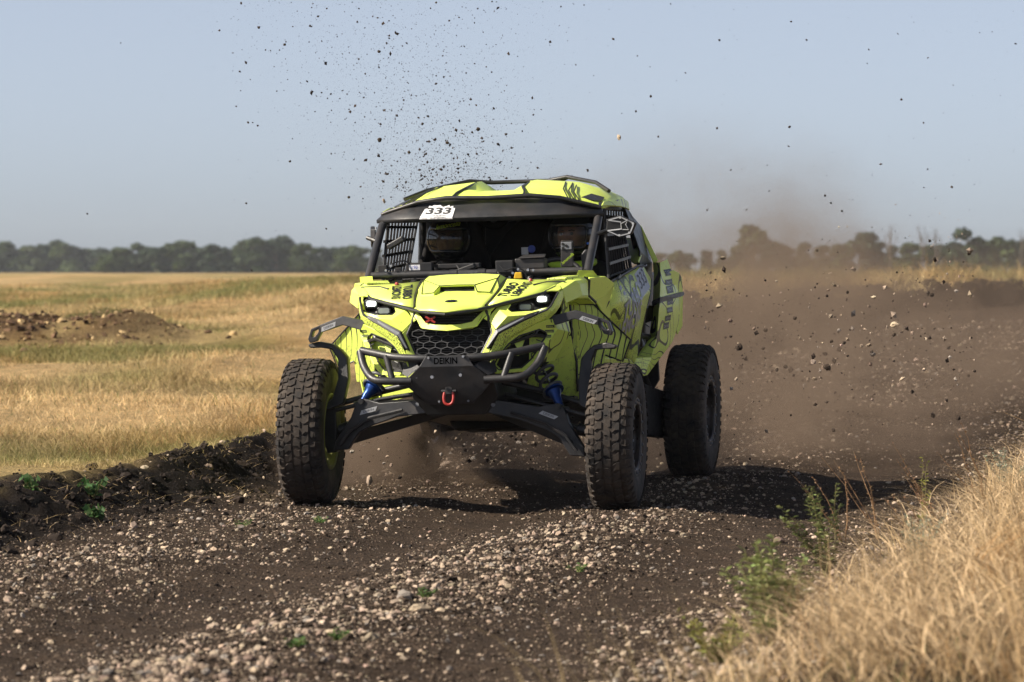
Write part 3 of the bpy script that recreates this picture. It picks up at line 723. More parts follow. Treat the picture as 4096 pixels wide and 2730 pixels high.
# ================================================================ BODYWORK
def poly(name, pts, mat, faces=None, **k):
    k.setdefault('solid', .008); k.setdefault('bevel', .003)
    return both(name, lambda mb: mb.add(pts, faces or [tuple(range(len(pts)))]), mat, **k)
# hood centre
mb = MB(); hv = []
rows = [(.10, [(0, 1.245), (.12, 1.245), (.20, 1.243), (.236, 1.250)]), (-.02, [(0, 1.212), (.12, 1.212), (.19, 1.205), (.230, 1.215)]), (-.14, [(0, 1.172), (.11, 1.170), (.18, 1.163), (.221, 1.168)]),
        (-.22, [(0, 1.148), (.10, 1.145), (.17, 1.137), (.209, 1.136)]), (-.30, [(0, 1.120), (.10, 1.116), (.16, 1.107), (.194, 1.104)])]
for y_, r_ in rows:
    for x_, z_ in r_[::-1]: hv.append((-x_, y_, z_))
    for x_, z_ in r_[1:]: hv.append((x_, y_, z_))
nc = 7; fr = [(-.194, -.30), (-.16, -.325), (-.10, -.36), (0, -.405), (.10, -.36), (.16, -.325), (.194, -.30)]
hv += [(x_, y_ - .012, [1.092, 1.092, 1.090, 1.080, 1.090, 1.092, 1.092][i]) for i, (x_, y_) in enumerate(fr)]
hf = [(r_ * nc + c_, r_ * nc + c_ + 1, (r_ + 1) * nc + c_ + 1, (r_ + 1) * nc + c_) for r_ in range(5) for c_ in range(nc - 1)]
hood = part('hood', mb.add(hv, hf), M_Y, solid=.008, smooth=True, angle=60)
# scoop on the hood
mb = MB(); sc_v = [(.200, .105, 1.276), (.206, .0, 1.254), (.096, -.090, 1.220), (.120, -.142, 1.184), (.190, -.128, 1.178), (.234, -.09, 1.178), (.240, .105, 1.252), (0, -.098, 1.222), (0, .105, 1.282), (.10, .105, 1.282), (.120, -.148, 1.160), (.194, -.136, 1.150), (.100, -.08, 1.175)]
fc = [(9, 0, 1, 2, 7, 8), (1, 4, 3, 2), (1, 0, 6, 5), (1, 5, 4), (3, 4, 11, 10), (4, 5, 11), (2, 3, 10, 12)]
mb.add(sc_v, fc); mb.add([mir(p) for p in sc_v], [q[::-1] for q in fc])
part('hood_scoop', mb, M_Y, solid=.006, bevel=.004)
both('scoop_line', lambda mb: mb.tube([(.0, .108, 1.284), (.10, .108, 1.284), (.202, .105, 1.279), (.208, .0, 1.257), (.235, -.085, 1.182)], .0042, 5), M_K)
both('scoop_edge', lambda mb: mb.tube([(.0, -.100, 1.227), (.096, -.093, 1.225), (.120, -.146, 1.188), (.190, -.132, 1.182), (.206, .0, 1.259), (.098, -.090, 1.225)], .0026, 5), M_K)
text_on('MAVERICK RACE', (.03, .045, 1.29), (1, 0, 0), (0, 1, .28), .018, M_DSTK, parent=None, width=.10, lift=.0)
part('scoop_intake', MB().add([(.096, -.070, 1.214), (-.096, -.070, 1.214), (-.118, -.112, 1.172), (.118, -.112, 1.172)], [(0, 1, 2, 3)]), M_DK)
# hood sides
HS = [(.236, .08, 1.250), (.226, -.14, 1.169), (.199, -.295, 1.106), (.29, -.24, 1.128), (.381, -.19, 1.148), (.473, -.13, 1.172), (.525, -.02, 1.209), (.573, .10, 1.232), (.449, .12, 1.240), (.353, .11, 1.240), (.37, -.06, 1.188)]
hood_sides = poly('hood_side', HS, M_Y, [(0, 1, 10, 9), (1, 2, 3, 10), (10, 3, 4), (10, 4, 5, 6), (9, 10, 6, 8), (8, 6, 7)], bevel=0, smooth=True, angle=40)
both('hood_seam', lambda mb: mb.tube([(.240, .10, 1.258), (.232, -.03, 1.219), (.225, -.14, 1.176), (.212, -.22, 1.143), (.197, -.30, 1.112)], .0055, 6), M_K)
both('hood_edge_trim', lambda mb: mb.tube([(.53, -.02, 1.202), (.475, -.135, 1.164), (.381, -.195, 1.140), (.29, -.246, 1.119), (.197, -.305, 1.095), (.10, -.37, 1.079), (.0, -.408, 1.070)], .010, 8), M_K)
both('hood_slot', lambda mb: mb.tube([(.57, .06, 1.224), (.47, .05, 1.226), (.405, .0, 1.212)], .008, 8), M_K)
both('hood_pin', lambda mb: mb.tube([(.375, .08, 1.238), (.375, .08, 1.252)], [.013, .007], 10), M_RED)
# head lamps: recessed dark bowl with two lamps each
HL = [(.531, -.085, 1.161), (.522, -.075, 1.174), (.474, -.105, 1.168), (.392, -.165, 1.143), (.325, -.215, 1.112), (.314, -.235, 1.086), (.332, -.235, 1.072), (.434, -.195, 1.074), (.503, -.135, 1.091)]
cen = tuple(sum(p[i] for p in HL) / 9 for i in range(3))
HB = [tuple(cen[i] + (p[i] - cen[i]) * .82 + (0, .055, 0)[i] for i in range(3)) for p in HL]
bowls = both('headlight', lambda mb: mb.add(HL + HB, [(i, (i + 1) % 9, 9 + (i + 1) % 9, 9 + i) for i in range(9)] + [tuple(range(9, 18))]), M_K, bevel=.002)
def octa(c, w_, h_, k=.3): return [(c[0] - w_, c[1], c[2] - h_ * (1 - k * 1.3)), (c[0] - w_ * (1 - k), c[1], c[2] - h_), (c[0] + w_ * (1 - k), c[1], c[2] - h_), (c[0] + w_, c[1], c[2] - h_ * (1 - k * 1.3)), (c[0] + w_, c[1], c[2] + h_ * (1 - k * 1.3)), (c[0] + w_ * (1 - k), c[1], c[2] + h_), (c[0] - w_ * (1 - k), c[1], c[2] + h_), (c[0] - w_, c[1], c[2] + h_ * (1 - k * 1.3))]
for s_, bw in zip((1, -1), bowls):
    for (c_, w_, h_, lit) in (((.474 * s_, -.120, 1.137), .040, .027, True), ((.392 * s_, -.178, 1.096), .040, .022, False)):
        part('lamp_body', MB().prism(octa(c_, w_, h_), (0, .05, 0)), M_K, parent=bw, bevel=.004)
        cc = (c_[0], c_[1] - .004, c_[2]); part('lamp_lens', MB().prism(octa(cc, w_ * .78, h_ * .68), (0, .008, 0)), M_LENS, parent=bw, bevel=.002)
        if lit:
            cc = (c_[0], c_[1] - .008, c_[2]); part('lamp_light', MB().prism(octa(cc, w_ * .58, h_ * .46), (0, .006, 0)), M_LED, parent=bw)
# cheeks, brow, cap, fangs
poly('cheek', [(.511, -.15, 1.089), (.437, -.2, 1.071), (.328, -.25, 1.069), (.309, -.25, 1.085), (.322, -.222, 1.112), (.251, -.255, 1.096), (.206, -.285, 1.039), (.257, -.335, .980), (.408, -.255, 1.051), (.478, -.205, 1.071), (.318, -.315, 1.048)],
     M_Y, [(0, 1, 8, 9), (1, 2, 10, 8), (2, 3, 5, 10), (3, 4, 5), (5, 6, 10), (10, 6, 7), (10, 7, 8)], bevel=.002)
poly('brow', [(.566, -.03, 1.188), (.552, 0, 1.207), (.527, -.02, 1.211), (.473, -.13, 1.173), (.521, -.085, 1.178), (.552, -.06, 1.176)], M_Y)
poly('fender_cap', [(.650, .12, 1.147), (.637, .12, 1.212), (.616, .10, 1.230), (.578, .10, 1.234), (.532, .0, 1.212), (.568, -.02, 1.188), (.577, .01, 1.11), (.62, .30, 1.235), (.64, .33, 1.22), (.65, .30, 1.15)], M_Y,
     [(3, 4, 5, 2), (2, 5, 1), (1, 5, 6, 0), (2, 7, 3), (1, 8, 7, 2), (0, 9, 8, 1)])
FO = [(.568, -.02, 1.184), (.546, -.10, 1.103), (.531, -.14, 1.073), (.495, -.18, 1.034), (.411, -.25, .990), (.342, -.30, .953), (.310, -.32, .928), (.253, -.35, .843)]
FI = [(.552, -.062, 1.175), (.523, -.132, 1.100), (.507, -.172, 1.077), (.470, -.232, 1.055), (.407, -.282, 1.025), (.311, -.345, .977), (.279, -.363, .955), (.224, -.383, .845)]
FBk = [(p[0] + .01, p[1] + .05, p[2] - .01) for p in FO]
poly('fang', FO + FI + FBk, M_YS, [(i, i + 1, 9 + i, 8 + i) for i in range(7)] + [(i, i + 1, 17 + i, 16 + i) for i in range(7)], bevel=.004)
both('bezel_edge', lambda mb: mb.tube([(.553, -.064, 1.172), (.525, -.136, 1.10), (.508, -.176, 1.078), (.474, -.225, 1.062)], .006, 6), M_K)
# daytime strips
DR = [(.476, -.222, 1.073), (.421, -.258, 1.057), (.263, -.348, .982), (.212, -.378, .879), (.227, -.384, .884), (.281, -.364, .955), (.408, -.288, 1.025), (.471, -.238, 1.054)]
for o_, s_ in zip(poly('light_strip', DR, M_K, [(0, 1, 6, 7), (1, 2, 5, 6), (2, 3, 4, 5)], solid=.016), (1, -1)):
    DI = [(.405, -.283, 1.043), (.268, -.362, .975), (.222, -.388, .893), (.228, -.390, .894), (.276, -.371, .964), (.402, -.291, 1.033)]; DJ = [(.466, -.241, 1.066), (.428, -.266, 1.053), (.424, -.268, 1.044), (.463, -.246, 1.060)]
    part('diffuser', MB().add([(p[0] * s_, p[1], p[2]) for p in DI + DJ], [(0, 1, 4, 5), (1, 2, 3, 4), (6, 7, 8, 9)]), M_GREY, parent=o_, solid=.006)
# mouth: dark recess, lip, frame strips, emblem
LU = [(.172, -.29, 1.073), (.127, -.335, 1.025), (.07, -.36, 1.014), (0, -.377, 1.011)]; LL = [(.196, -.285, 1.094), (.147, -.345, .998), (.075, -.375, .988), (0, -.392, .981)]; LB = [(.13, -.30, .995), (.12, -.31, .990), (.07, -.33, .985), (0, -.34, .98)]
mb = MB(); V = LU + LL + LB; Fq = [(i, i + 1, 5 + i, 4 + i) for i in range(3)] + [(4 + i, 5 + i, 9 + i, 8 + i) for i in range(3)]
mb.add(V, Fq); mb.add([mir(p) for p in V], Fq); part('nose_lip', mb, M_Y, solid=.006, bevel=.003)
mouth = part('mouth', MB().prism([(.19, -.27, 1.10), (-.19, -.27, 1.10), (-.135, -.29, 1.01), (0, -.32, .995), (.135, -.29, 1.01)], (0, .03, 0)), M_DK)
for i in range(4):
    zz = 1.024 + i * .015; part('fin', MB().box((0, -.315 + .004 * i, zz), (.24 + .018 * i, .02, .003)), M_K, parent=mouth)
em = MB()
for a in (32, -28): em.box((-.098, -.352, 1.043), (.062, .006, .010), Matrix.Rotation(R(a), 3, 'Y'))
part('emblem', em, M_RED)
poly('nose_strip', [(.247, -.262, 1.103), (.193, -.28, 1.094), (.171, -.305, 1.041), (.147, -.345, .998), (.156, -.335, 1.0), (.183, -.305, 1.044), (.229, -.272, 1.083)], M_Y, [(0, 1, 6), (1, 2, 5, 6), (2, 3, 4, 5)])
poly('nose_gusset', [(.222, -.275, 1.082), (.187, -.308, 1.04), (.205, -.29, 1.028), (.215, -.28, 1.05)], M_Y)
poly('grille_strip', [(.219, -.295, 1.025), (.257, -.338, .974), (.208, -.372, .877), (.233, -.377, .881), (.224, -.377, .84), (.179, -.367, .84), (.240, -.327, .965)], M_Y, [(0, 1, 6), (1, 2, 5, 6), (2, 3, 4, 5)], bevel=.002)
both('grille_bezel', lambda mb: mb.tube([(.196, -.285, 1.085), (.214, -.292, 1.022), (.236, -.325, .962), (.176, -.362, .84)], .009, 8), M_K)
# main grille: backing, fins, hexagon mesh
GR = [(.20, 1.045), (.237, .965), (.182, .835)]
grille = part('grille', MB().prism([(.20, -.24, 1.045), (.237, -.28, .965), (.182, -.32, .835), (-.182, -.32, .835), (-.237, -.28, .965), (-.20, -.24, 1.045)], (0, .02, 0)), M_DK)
def gw(z): return .20 + .037 * (1.045 - z) / .08 if z > .965 else .237 - .055 * (.965 - z) / .13
def gy(z): return -.262 - .09 * (1.045 - z) / .21
for i in range(16):
    zz = .842 + i * .0125; part('fin', MB().box((0, gy(zz) - .004, zz), (2 * gw(zz) - .02, .016, .0022)), M_K, parent=grille)
def hexmesh(mb, cx0, cx1, z0, z1, a, b, yf, inside, r=.0035):
    done = set()
    nx = int((cx1 - cx0) / a) + 2; nz = int((z1 - z0) / b) + 2
    for i in range(-1, nx):
        for j in range(-1, nz):
            cx = cx0 + (i + .5 * (j % 2)) * a; cz = z0 + j * b
            P = [(cx + a * .5, cz + b * .2), (cx + .18 * a, cz + b * .62), (cx - .18 * a, cz + b * .62), (cx - a * .5, cz + b * .2), (cx - a * .5, cz - b * .2)]
            P = [(cx - a / 2, cz - b * .17), (cx - a / 2, cz + b * .17), (cx, cz + b * .5), (cx + a / 2, cz + b * .17)]
            P = [(cx - a / 2, cz - b / 3), (cx - a / 2, cz + b / 3), (cx, cz + b * 2 / 3), (cx + a / 2, cz + b / 3)]
            for p, q in zip(P, P[1:]):
                if inside(*p) and inside(*q): mb.tube([(p[0], yf(p[1]), p[1]), (q[0], yf(q[1]), q[1])], r, 5, caps=False)
mb = MB(); hexmesh(mb, -.24, .24, .84, 1.02, .066, .032, lambda z: gy(z) - .022, lambda x_, z: abs(x_) < gw(z) - .008 and .836 < z < .992 + .0 * abs(x_), .0028)
part('hex_mesh', mb, plain('mesh_grey', (.060, .062, .066), .4), parent=grille, smooth=True)
# side intake pods
PO = [(.548, -.10, .973), (.533, -.12, .999), (.511, -.16, 1.026), (.356, -.27, .963), (.295, -.31, .917), (.238, -.35, .838), (.217, -.365, .783), (.254, -.345, .743), (.395, -.27, .750), (.441, -.225, .790)]
PI_ = [(.498, -.13, .944), (.49, -.14, .959), (.464, -.17, .974), (.368, -.245, .942), (.316, -.28, .902), (.262, -.32, .832), (.241, -.33, .789), (.266, -.315, .762), (.377, -.25, .770), (.423, -.2, .815)]
PK = [(p[0], p[1] + .05, p[2]) for p in PI_]
pods = poly('intake_frame', PO + PI_ + PK, M_Y, [(i, (i + 1) % 10, 10 + (i + 1) % 10, 10 + i) for i in range(10)] + [(10 + i, 10 + (i + 1) % 10, 20 + (i + 1) % 10, 20 + i) for i in range(10)], bevel=.003)
both('intake_edge', lambda mb: mb.tube([(p[0], p[1] - .006, p[2]) for p in PI_] + [(PI_[0][0], PI_[0][1] - .006, PI_[0][2])], .005, 6), M_K)
both('pod_side', lambda mb: mb.add([PO[2], PO[1], PO[0], PO[9], (.50, .05, .80), (.58, .12, .95), (.57, .10, 1.03)], [(0, 1, 2, 5, 6), (2, 3, 4, 5)]), M_YL, solid=.006)
for s_, pd in zip((1, -1), pods):
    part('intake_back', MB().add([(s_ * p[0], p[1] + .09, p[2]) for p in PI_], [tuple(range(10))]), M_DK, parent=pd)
    part('strut', MB().prism([(s_ * .388, -.215, .918), (s_ * .335, -.235, .906), (s_ * .35, -.235, .878), (s_ * .344, -.25, .835), (s_ * .36, -.245, .835)], (0, .015, 0)), M_Y, parent=pd)
    part('brace', MB().tube([(s_ * .485, -.15, .935), (s_ * .44, -.19, .945), (s_ * .40, -.225, .932), (s_ * .325, -.275, .905)], .010, 6).tube([(s_ * .44, -.19, .945), (s_ * .455, -.17, .970)], .008, 6), M_K, parent=pd)
    mb = MB(); hexmesh(mb, .25, .50, .77, .95, .05, .032, lambda z: 0, lambda x_, z: (.40 + (z - .80) * .36 < x_ + .0 and x_ < .45 + (z - .8) * .3 and .78 < z < .92) or (.28 < x_ < .345 and .79 < z < .89 and x_ > .28 + (.83 - z) * .1), .003)
    mb.v = [(s_ * p[0], -.19 - .55 * (.46 - p[0]) + p[1], p[2]) for p in mb.v]; part('hex_mesh', mb, M_K, parent=pd)['kind'] = 'stuff'
    part('backing', MB().prism([(s_ * .49, -.10, .93), (s_ * .40, -.13, .93), (s_ * .40, -.16, .78), (s_ * .43, -.15, .78)], (0, .01, 0)), M_Y, parent=pd)
# shoulders, liners and low side panels
poly('shoulder', [(.493, .10, 1.222), (.581, .2, 1.228), (.641, .36, 1.235), (.640, .36, 1.14), (.599, .3, 1.138), (.560, .10, 1.165), (.546, .12, 1.240), (.616, .34, 1.252)], M_YL, [(0, 6, 7, 2, 1), (0, 1, 5), (1, 2, 3, 4, 5)], bevel=.004)
poly('shoulder_web', [(.642, .362, 1.14), (.668, .44, 1.10), (.60, .43, 1.10), (.52, .41, 1.104), (.599, .3, 1.138)], M_YL, [(0, 1, 2), (0, 2, 3, 4)])
poly('door_front', [(.703, .54, 1.148), (.742, .62, 1.214), (.703, .67, 1.112), (.698, .73, 1.02), (.69, .62, 1.02), (.664, .455, 1.118)], M_Y, [(0, 1, 2), (0, 2, 3, 4, 5)])
poly('inner_fender', [(.560, .06, 1.165), (.599, .3, 1.140), (.528, .36, 1.104), (.531, .38, 1.016), (.50, .20, .96), (.535, .06, 1.02)], M_YL, [(0, 1, 2), (0, 2, 3, 5), (3, 4, 5)])
poly('pillar_cap', [(.647, .37, 1.244), (.713, .52, 1.252), (.742, .62, 1.214), (.703, .54, 1.148), (.661, .45, 1.118), (.637, .385, 1.154), (.61, .5, 1.262)], M_Y, [(0, 1, 6), (0, 5, 4, 3, 2, 1)], bevel=.005)
poly('pillar_foot', [(.575, .36, 1.250), (.587, .40, 1.287), (.66, .42, 1.285), (.672, .48, 1.255), (.60, .50, 1.25), (.61, .48, 1.285)], M_Y, [(0, 1, 2, 3), (1, 5, 2), (0, 4, 5, 1), (3, 2, 5, 4)], bevel=.004)
both('cap_seam', lambda mb: mb.tube([(.622, .35, 1.250), (.650, .36, 1.232), (.640, .372, 1.152), (.668, .44, 1.110)], .008, 6), M_K)
liners = poly('fender_liner', [(.520, .42, 1.104), (.659, .44, 1.095), (.751, .45, .999), (.852, .46, .897), (.808, .46, .784), (.714, .45, .82), (.70, .44, .70), (.56, .42, .70), (.53, .41, .90)], M_YV, [(0, 1, 2, 8), (2, 3, 4, 5), (2, 5, 6, 7, 8)])
both('liner_edge', lambda mb: mb.tube([(.522, .41, 1.108), (.659, .43, 1.099), (.751, .44, 1.003), (.856, .45, .899), (.810, .45, .780), (.714, .44, .817)], .005, 6), M_K)
both('liner_rib', lambda mb: mb.tube([(.530, .40, 1.10), (.536, .395, 1.012), (.536, .395, .871), (.560, .395, .79), (.562, .40, .62)], .008, 6), M_K)
poly('foot_panel', [(.43, .26, .900), (.535, .38, .93), (.557, .40, .782), (.56, .41, .570), (.284, .30, .640), (.34, .26, .78)], M_Y, [(0, 1, 2, 5), (2, 3, 4, 5)])
poly('foot_side', [(.56, .41, .93), (.56, .41, .57), (.60, .9, .50), (.66, .9, .85), (.66, .6, 1.05), (.65, .45, 1.11)], M_YL, [(0, 1, 2, 3, 4, 5)])
poly('sill', [(.652, .40, .62), (.70, .46, .80), (.70, 1.3, .78), (.70, 1.72, .70), (.66, 1.6, .60), (.62, .6, .56)], M_YL, [(0, 1, 2, 3, 4, 5)])
# doors
DV = [(.70, .66, 1.112), (.690, .86, 1.222), (.695, 1.25, 1.262), (.70, 1.66, 1.306), (.70, 1.86, 1.312), (.73, 1.95, 1.232), (.75, 1.80, 1.165), (.745, 1.66, 1.066), (.715, 1.66, .945), (.685, 1.655, .793), (.672, 1.68, .748), (.665, 1.30, .80), (.68, 1.05, .90), (.695, .72, 1.02),
      (.735, 1.0, 1.13), (.748, 1.35, 1.10), (.735, 1.35, .98)]
doors = poly('door', DV, M_YD, [(0, 1, 14, 13), (1, 2, 14), (2, 3, 15, 14), (3, 4, 6, 15), (4, 5, 6), (6, 7, 15), (15, 7, 8, 16), (14, 15, 16, 12), (13, 14, 12), (16, 8, 9, 11), (9, 10, 11), (12, 16, 11)], bevel=0, smooth=True, angle=24)
both('door_edge', lambda mb: mb.tube([(.667, .60, 1.03), (.703, .655, 1.11), (.693, .855, 1.226), (.703, 1.66, 1.310), (.703, 1.86, 1.316)], .007, 6), M_K)
both('door_seam', lambda mb: mb.tube([(.733, 1.955, 1.232), (.753, 1.805, 1.165), (.748, 1.668, 1.066), (.718, 1.668, .945), (.688, 1.662, .793)], .006, 6), M_K)
# rear fenders: thin front face, broad side, tail lobe
RI = [(.68, 2.36, 1.340), (.70, 2.27, 1.256), (.70, 2.22, 1.112), (.70, 2.16, 1.011), (.70, 2.03, .880), (.68, 1.64, .778), (.668, 1.64, .745)]
RM = [(.75, 2.184, 1.330), (.77, 2.073, 1.255), (.78, 1.966, 1.123), (.78, 1.904, 1.030), (.765, 1.90, .900), (.745, 1.80, .775), (.715, 1.70, .672)]
RO = [(.775, 2.30, 1.35), (.80, 2.30, 1.27), (.82, 2.40, 1.15), (.82, 2.42, 1.05), (.80, 2.42, .930), (.79, 2.30, .86), (.72, 1.78, .675)]
rfs = poly('rear_fender', RI + RM + RO, M_YL, [(i, i + 1, 8 + i, 7 + i) for i in range(6)] + [(7 + i, 8 + i, 15 + i, 14 + i) for i in range(6)], bevel=.004)
poly('fender_lobe', [(.785, 2.22, 1.27), (.81, 2.30, 1.285), (.825, 2.40, 1.270), (.83, 2.48, 1.238), (.83, 2.50, 1.14), (.825, 2.48, .95), (.80, 2.44, .90), (.80, 2.36, 1.0), (.80, 2.30, 1.15)], M_YL, [(0, 1, 2, 3, 8), (3, 4, 7, 8), (4, 5, 6, 7)])
poly('fender_band', [(.698, 2.20, 1.105), (.783, 1.955, 1.125), (.826, 2.405, 1.152), (.835, 2.50, 1.155), (.835, 2.50, 1.135), (.826, 2.40, 1.125), (.783, 1.945, 1.095), (.698, 2.19, 1.070)], M_K, [(0, 1, 6, 7), (1, 2, 5, 6), (2, 3, 4, 5)], solid=.012, bevel=0)
both('fender_stay', lambda mb: mb.prism([(.70, 1.70, 1.09), (.71, 2.2, 1.075), (.71, 2.2, .995), (.70, 1.68, .965)], (-.04, 0, 0)).tube([(.69, 1.66, .915), (.70, 2.08, .89)], .018, 8), M_K)
poly('rear_strip', [(.60, 2.31, 1.565), (.625, 2.30, 1.552), (.72, 2.30, 1.345), (.695, 2.28, 1.330)], M_Y, solid=.02)
poly('rear_quarter', [(.52, 2.35, 1.485), (.60, 2.30, 1.478), (.66, 2.12, 1.405), (.67, 1.90, 1.335), (.63, 2.0, 1.325), (.55, 2.2, 1.355)], M_Y, solid=.012)
both('rear_side', lambda mb: mb.add([(.62, 2.32, 1.545), (.60, 1.85, 1.66), (.66, 2.0, 1.40), (.66, 1.9, 1.0), (.64, 2.4, .95), (.67, 2.36, 1.33)], [(0, 1, 2), (0, 2, 5), (2, 3, 4, 5)]), M_K, solid=.01)
part('tail', MB().prism([(.62, 2.45, 1.30), (-.62, 2.45, 1.30), (-.60, 2.45, .75), (.60, 2.45, .75)], (0, .45, -.02)), M_K, bevel=.03)
part('rear_sun_block', MB().prism([(.46, 1.86, 1.60), (-.46, 1.86, 1.60), (-.46, 1.86, 1.15), (.46, 1.86, 1.15)], (0, .5, 0)), M_K, bevel=.03)  # added block: stops sun reaching the rear quarter, closes the bright gap
part('rear_shade_cover', MB().prism([(-.58, 1.80, 1.665), (.58, 1.80, 1.665), (.60, 2.10, 1.60), (.60, 2.36, 1.53), (-.60, 2.36, 1.53), (-.60, 2.10, 1.60)], (0, 0, -.02)), M_K, bevel=.006)  # added cover from roof to tail, keeps the rear quarter in shade
part('engine_cover', MB().prism([(.45, 1.75, 1.20), (-.45, 1.75, 1.20), (-.45, 1.75, .6), (.45, 1.75, .6)], (0, .7, .05)), M_K, bevel=.03)

# ---------------------------------------------------------------- roof
RX = [0, .105, .165, .40, .52, .60, .635]
RZ = {.83: [1.712, 1.712, 1.722, 1.706, 1.680, 1.655, 1.640], 1.00: [1.748, 1.749, 1.772, 1.750, 1.708, 1.676, 1.648], 1.25: [1.760, 1.762, 1.812, 1.790, 1.744, 1.704, 1.668], 1.45: [1.764, 1.766, 1.822, 1.802, 1.762, 1.728, 1.690], 1.70: [1.755, 1.757, 1.795, 1.785, 1.755, 1.715, 1.675]}
mb = MB(); V = []; ysr = sorted(RZ)
for y_ in ysr:
    V += [(-x_, y_ + .10 * (x_ / .63) ** 2, z_) for x_, z_ in list(zip(RX, RZ[y_]))[::-1]] + [(x_, y_ + .10 * (x_ / .63) ** 2, z_) for x_, z_ in list(zip(RX, RZ[y_]))[1:]]
nc = 13
roof = part('roof', mb.add(V, [(r_ * nc + c_, r_ * nc + c_ + 1, (r_ + 1) * nc + c_ + 1, (r_ + 1) * nc + c_) for r_ in range(4) for c_ in range(12)]), M_Y, solid=.01, bevel=0, smooth=True, angle=22)
poly('roof_vent', [(.50, .99, 1.702), (.575, 1.0, 1.680), (.606, 1.10, 1.683), (.595, 1.22, 1.702), (.53, 1.16, 1.724)], M_K, solid=.014)
poly('roof_side', [(.632, .90, 1.650), (.648, 1.04, 1.655), (.652, 1.35, 1.655), (.650, 1.60, 1.65), (.640, 1.78, 1.64), (.63, 1.80, 1.69), (.638, 1.60, 1.705), (.640, 1.35, 1.69), (.62, 1.05, 1.678)], M_YL, [(0, 1, 8), (1, 2, 7, 8), (2, 3, 6, 7), (3, 4, 5, 6)], solid=.012)
part('roof_trim', MB().tube([(-.634, .895, 1.640), (-.60, .885, 1.652), (-.41, .835, 1.703), (-.24, .815, 1.722), (0, .81, 1.715), (.24, .815, 1.722), (.41, .835, 1.703), (.60, .885, 1.652), (.634, .895, 1.640)], .013, 8), M_K, smooth=True)
part('roof_rack', MB().tube([(-.60, 1.35, 1.735), (-.50, 1.5, 1.785), (-.29, 1.72, 1.838), (-.17, 1.76, 1.826), (.17, 1.76, 1.826), (.29, 1.72, 1.844), (.50, 1.5, 1.800), (.60, 1.36, 1.745)], .012, 8).tube([(-.29, 1.76, 1.838), (-.2, 1.7, 1.79)], .010, 8).tube([(.29, 1.76, 1.844), (.18, 1.7, 1.79)], .012, 8), M_K, smooth=True)
part('roof_liner', MB().prism([(-.60, .93, 1.650), (-.40, .88, 1.700), (0, .86, 1.708), (.40, .88, 1.700), (.60, .93, 1.650), (.60, 1.78, 1.66), (-.60, 1.78, 1.66)], (0, 0, -.012)), M_K)
both('roof_stripe', lambda mb: mb.tube([(.205, .83, 1.728), (.195, .90, 1.752), (.165, 1.0, 1.778), (.165, 1.3, 1.814)], .008, 5), M_K)
both('roof_tape', lambda mb: mb.tube([(.45, .86, 1.705), (.40, 1.0, 1.758), (.36, 1.3, 1.804)], .004, 5).tube([(.48, .87, 1.697), (.43, 1.0, 1.748), (.40, 1.3, 1.796)], .004, 5).tube([(.51, .88, 1.69), (.46, 1.0, 1.738), (.43, 1.25, 1.782)], .004, 5), M_K)
# visor
VS = [[(-.655, .855, 1.592), (-.40, .80, 1.588), (0, .765, 1.584), (.40, .80, 1.588), (.655, .855, 1.592)], [(-.655, .850, 1.610), (-.40, .792, 1.609), (0, .757, 1.607), (.40, .792, 1.609), (.655, .850, 1.612)], [(-.63, .90, 1.640), (-.40, .855, 1.702), (0, .835, 1.717), (.40, .855, 1.702), (.63, .90, 1.640)]]
V = sum(VS, []); visor = part('visor', MB().add(V, [(r_ * 5 + c_, r_ * 5 + c_ + 1, r_ * 5 + c_ + 6, r_ * 5 + c_ + 5) for r_ in range(2) for c_ in range(4)]), M_PC, solid=.006, smooth=True, angle=18)
# ================================================================ CAGE, CABIN, SUSPENSION, WHEELS
both('front_pillar', lambda mb: mb.tube([(.622, .44, 1.26), (.624, .86, 1.59), (.60, 1.0, 1.655), (.57, 1.85, 1.68), (.60, 2.05, 1.60), (.62, 2.30, 1.30)], .0235, 12, .08), M_PC, smooth=True)
both('middle_pillar', lambda mb: mb.tube([(.575, 1.72, 1.67), (.60, 1.72, 1.2), (.56, 1.70, .62)], .0225, 10, .05), M_PC, smooth=True)
wtube = part('windscreen_tube', MB().tube([(-.60, .44, 1.292), (.60, .44, 1.288)], .021, 12), M_PC, smooth=True)
for xx in (-.13, .28, .03): part('clamp', MB().tube([(xx - .022, .44, 1.29), (xx + .022, .44, 1.29)], .026, 12), M_K, parent=wtube, smooth=True)
part('rear_hoop', MB().tube([(-.575, 1.76, 1.67), (.575, 1.76, 1.67)], .0225, 10).tube([(-.58, 1.74, 1.15), (.58, 1.74, 1.15)], .02, 10), M_PC, smooth=True)
part('cowl', MB().prism([(-.56, .12, 1.215), (.56, .12, 1.215), (.60, .45, 1.235), (.58, .75, 1.19), (-.58, .75, 1.19), (-.60, .45, 1.235)], (0, 0, -.05)), M_K, bevel=.01)
part('dashboard', MB().prism([(-.56, .72, 1.225), (.56, .72, 1.225), (.56, .80, 1.04), (-.56, .80, 1.04)], (0, .10, .03)), M_K, bevel=.02)
part('floor_pan', MB().prism([(-.56, .3, .60), (.56, .3, .60), (.58, 1.8, .50), (-.58, 1.8, .50)], (0, 0, -.03)), M_K)
part('firewall', MB().prism([(-.5, 1.72, 1.18), (.5, 1.72, 1.18), (.5, 1.70, .55), (-.5, 1.70, .55)], (0, .03, 0)), M_K)
both('cowl_corner', lambda mb: mb.prism([(.44, .20, 1.238), (.56, .14, 1.242), (.60, .36, 1.252), (.50, .42, 1.252)], (0, 0, .012)), M_YS, bevel=.004)
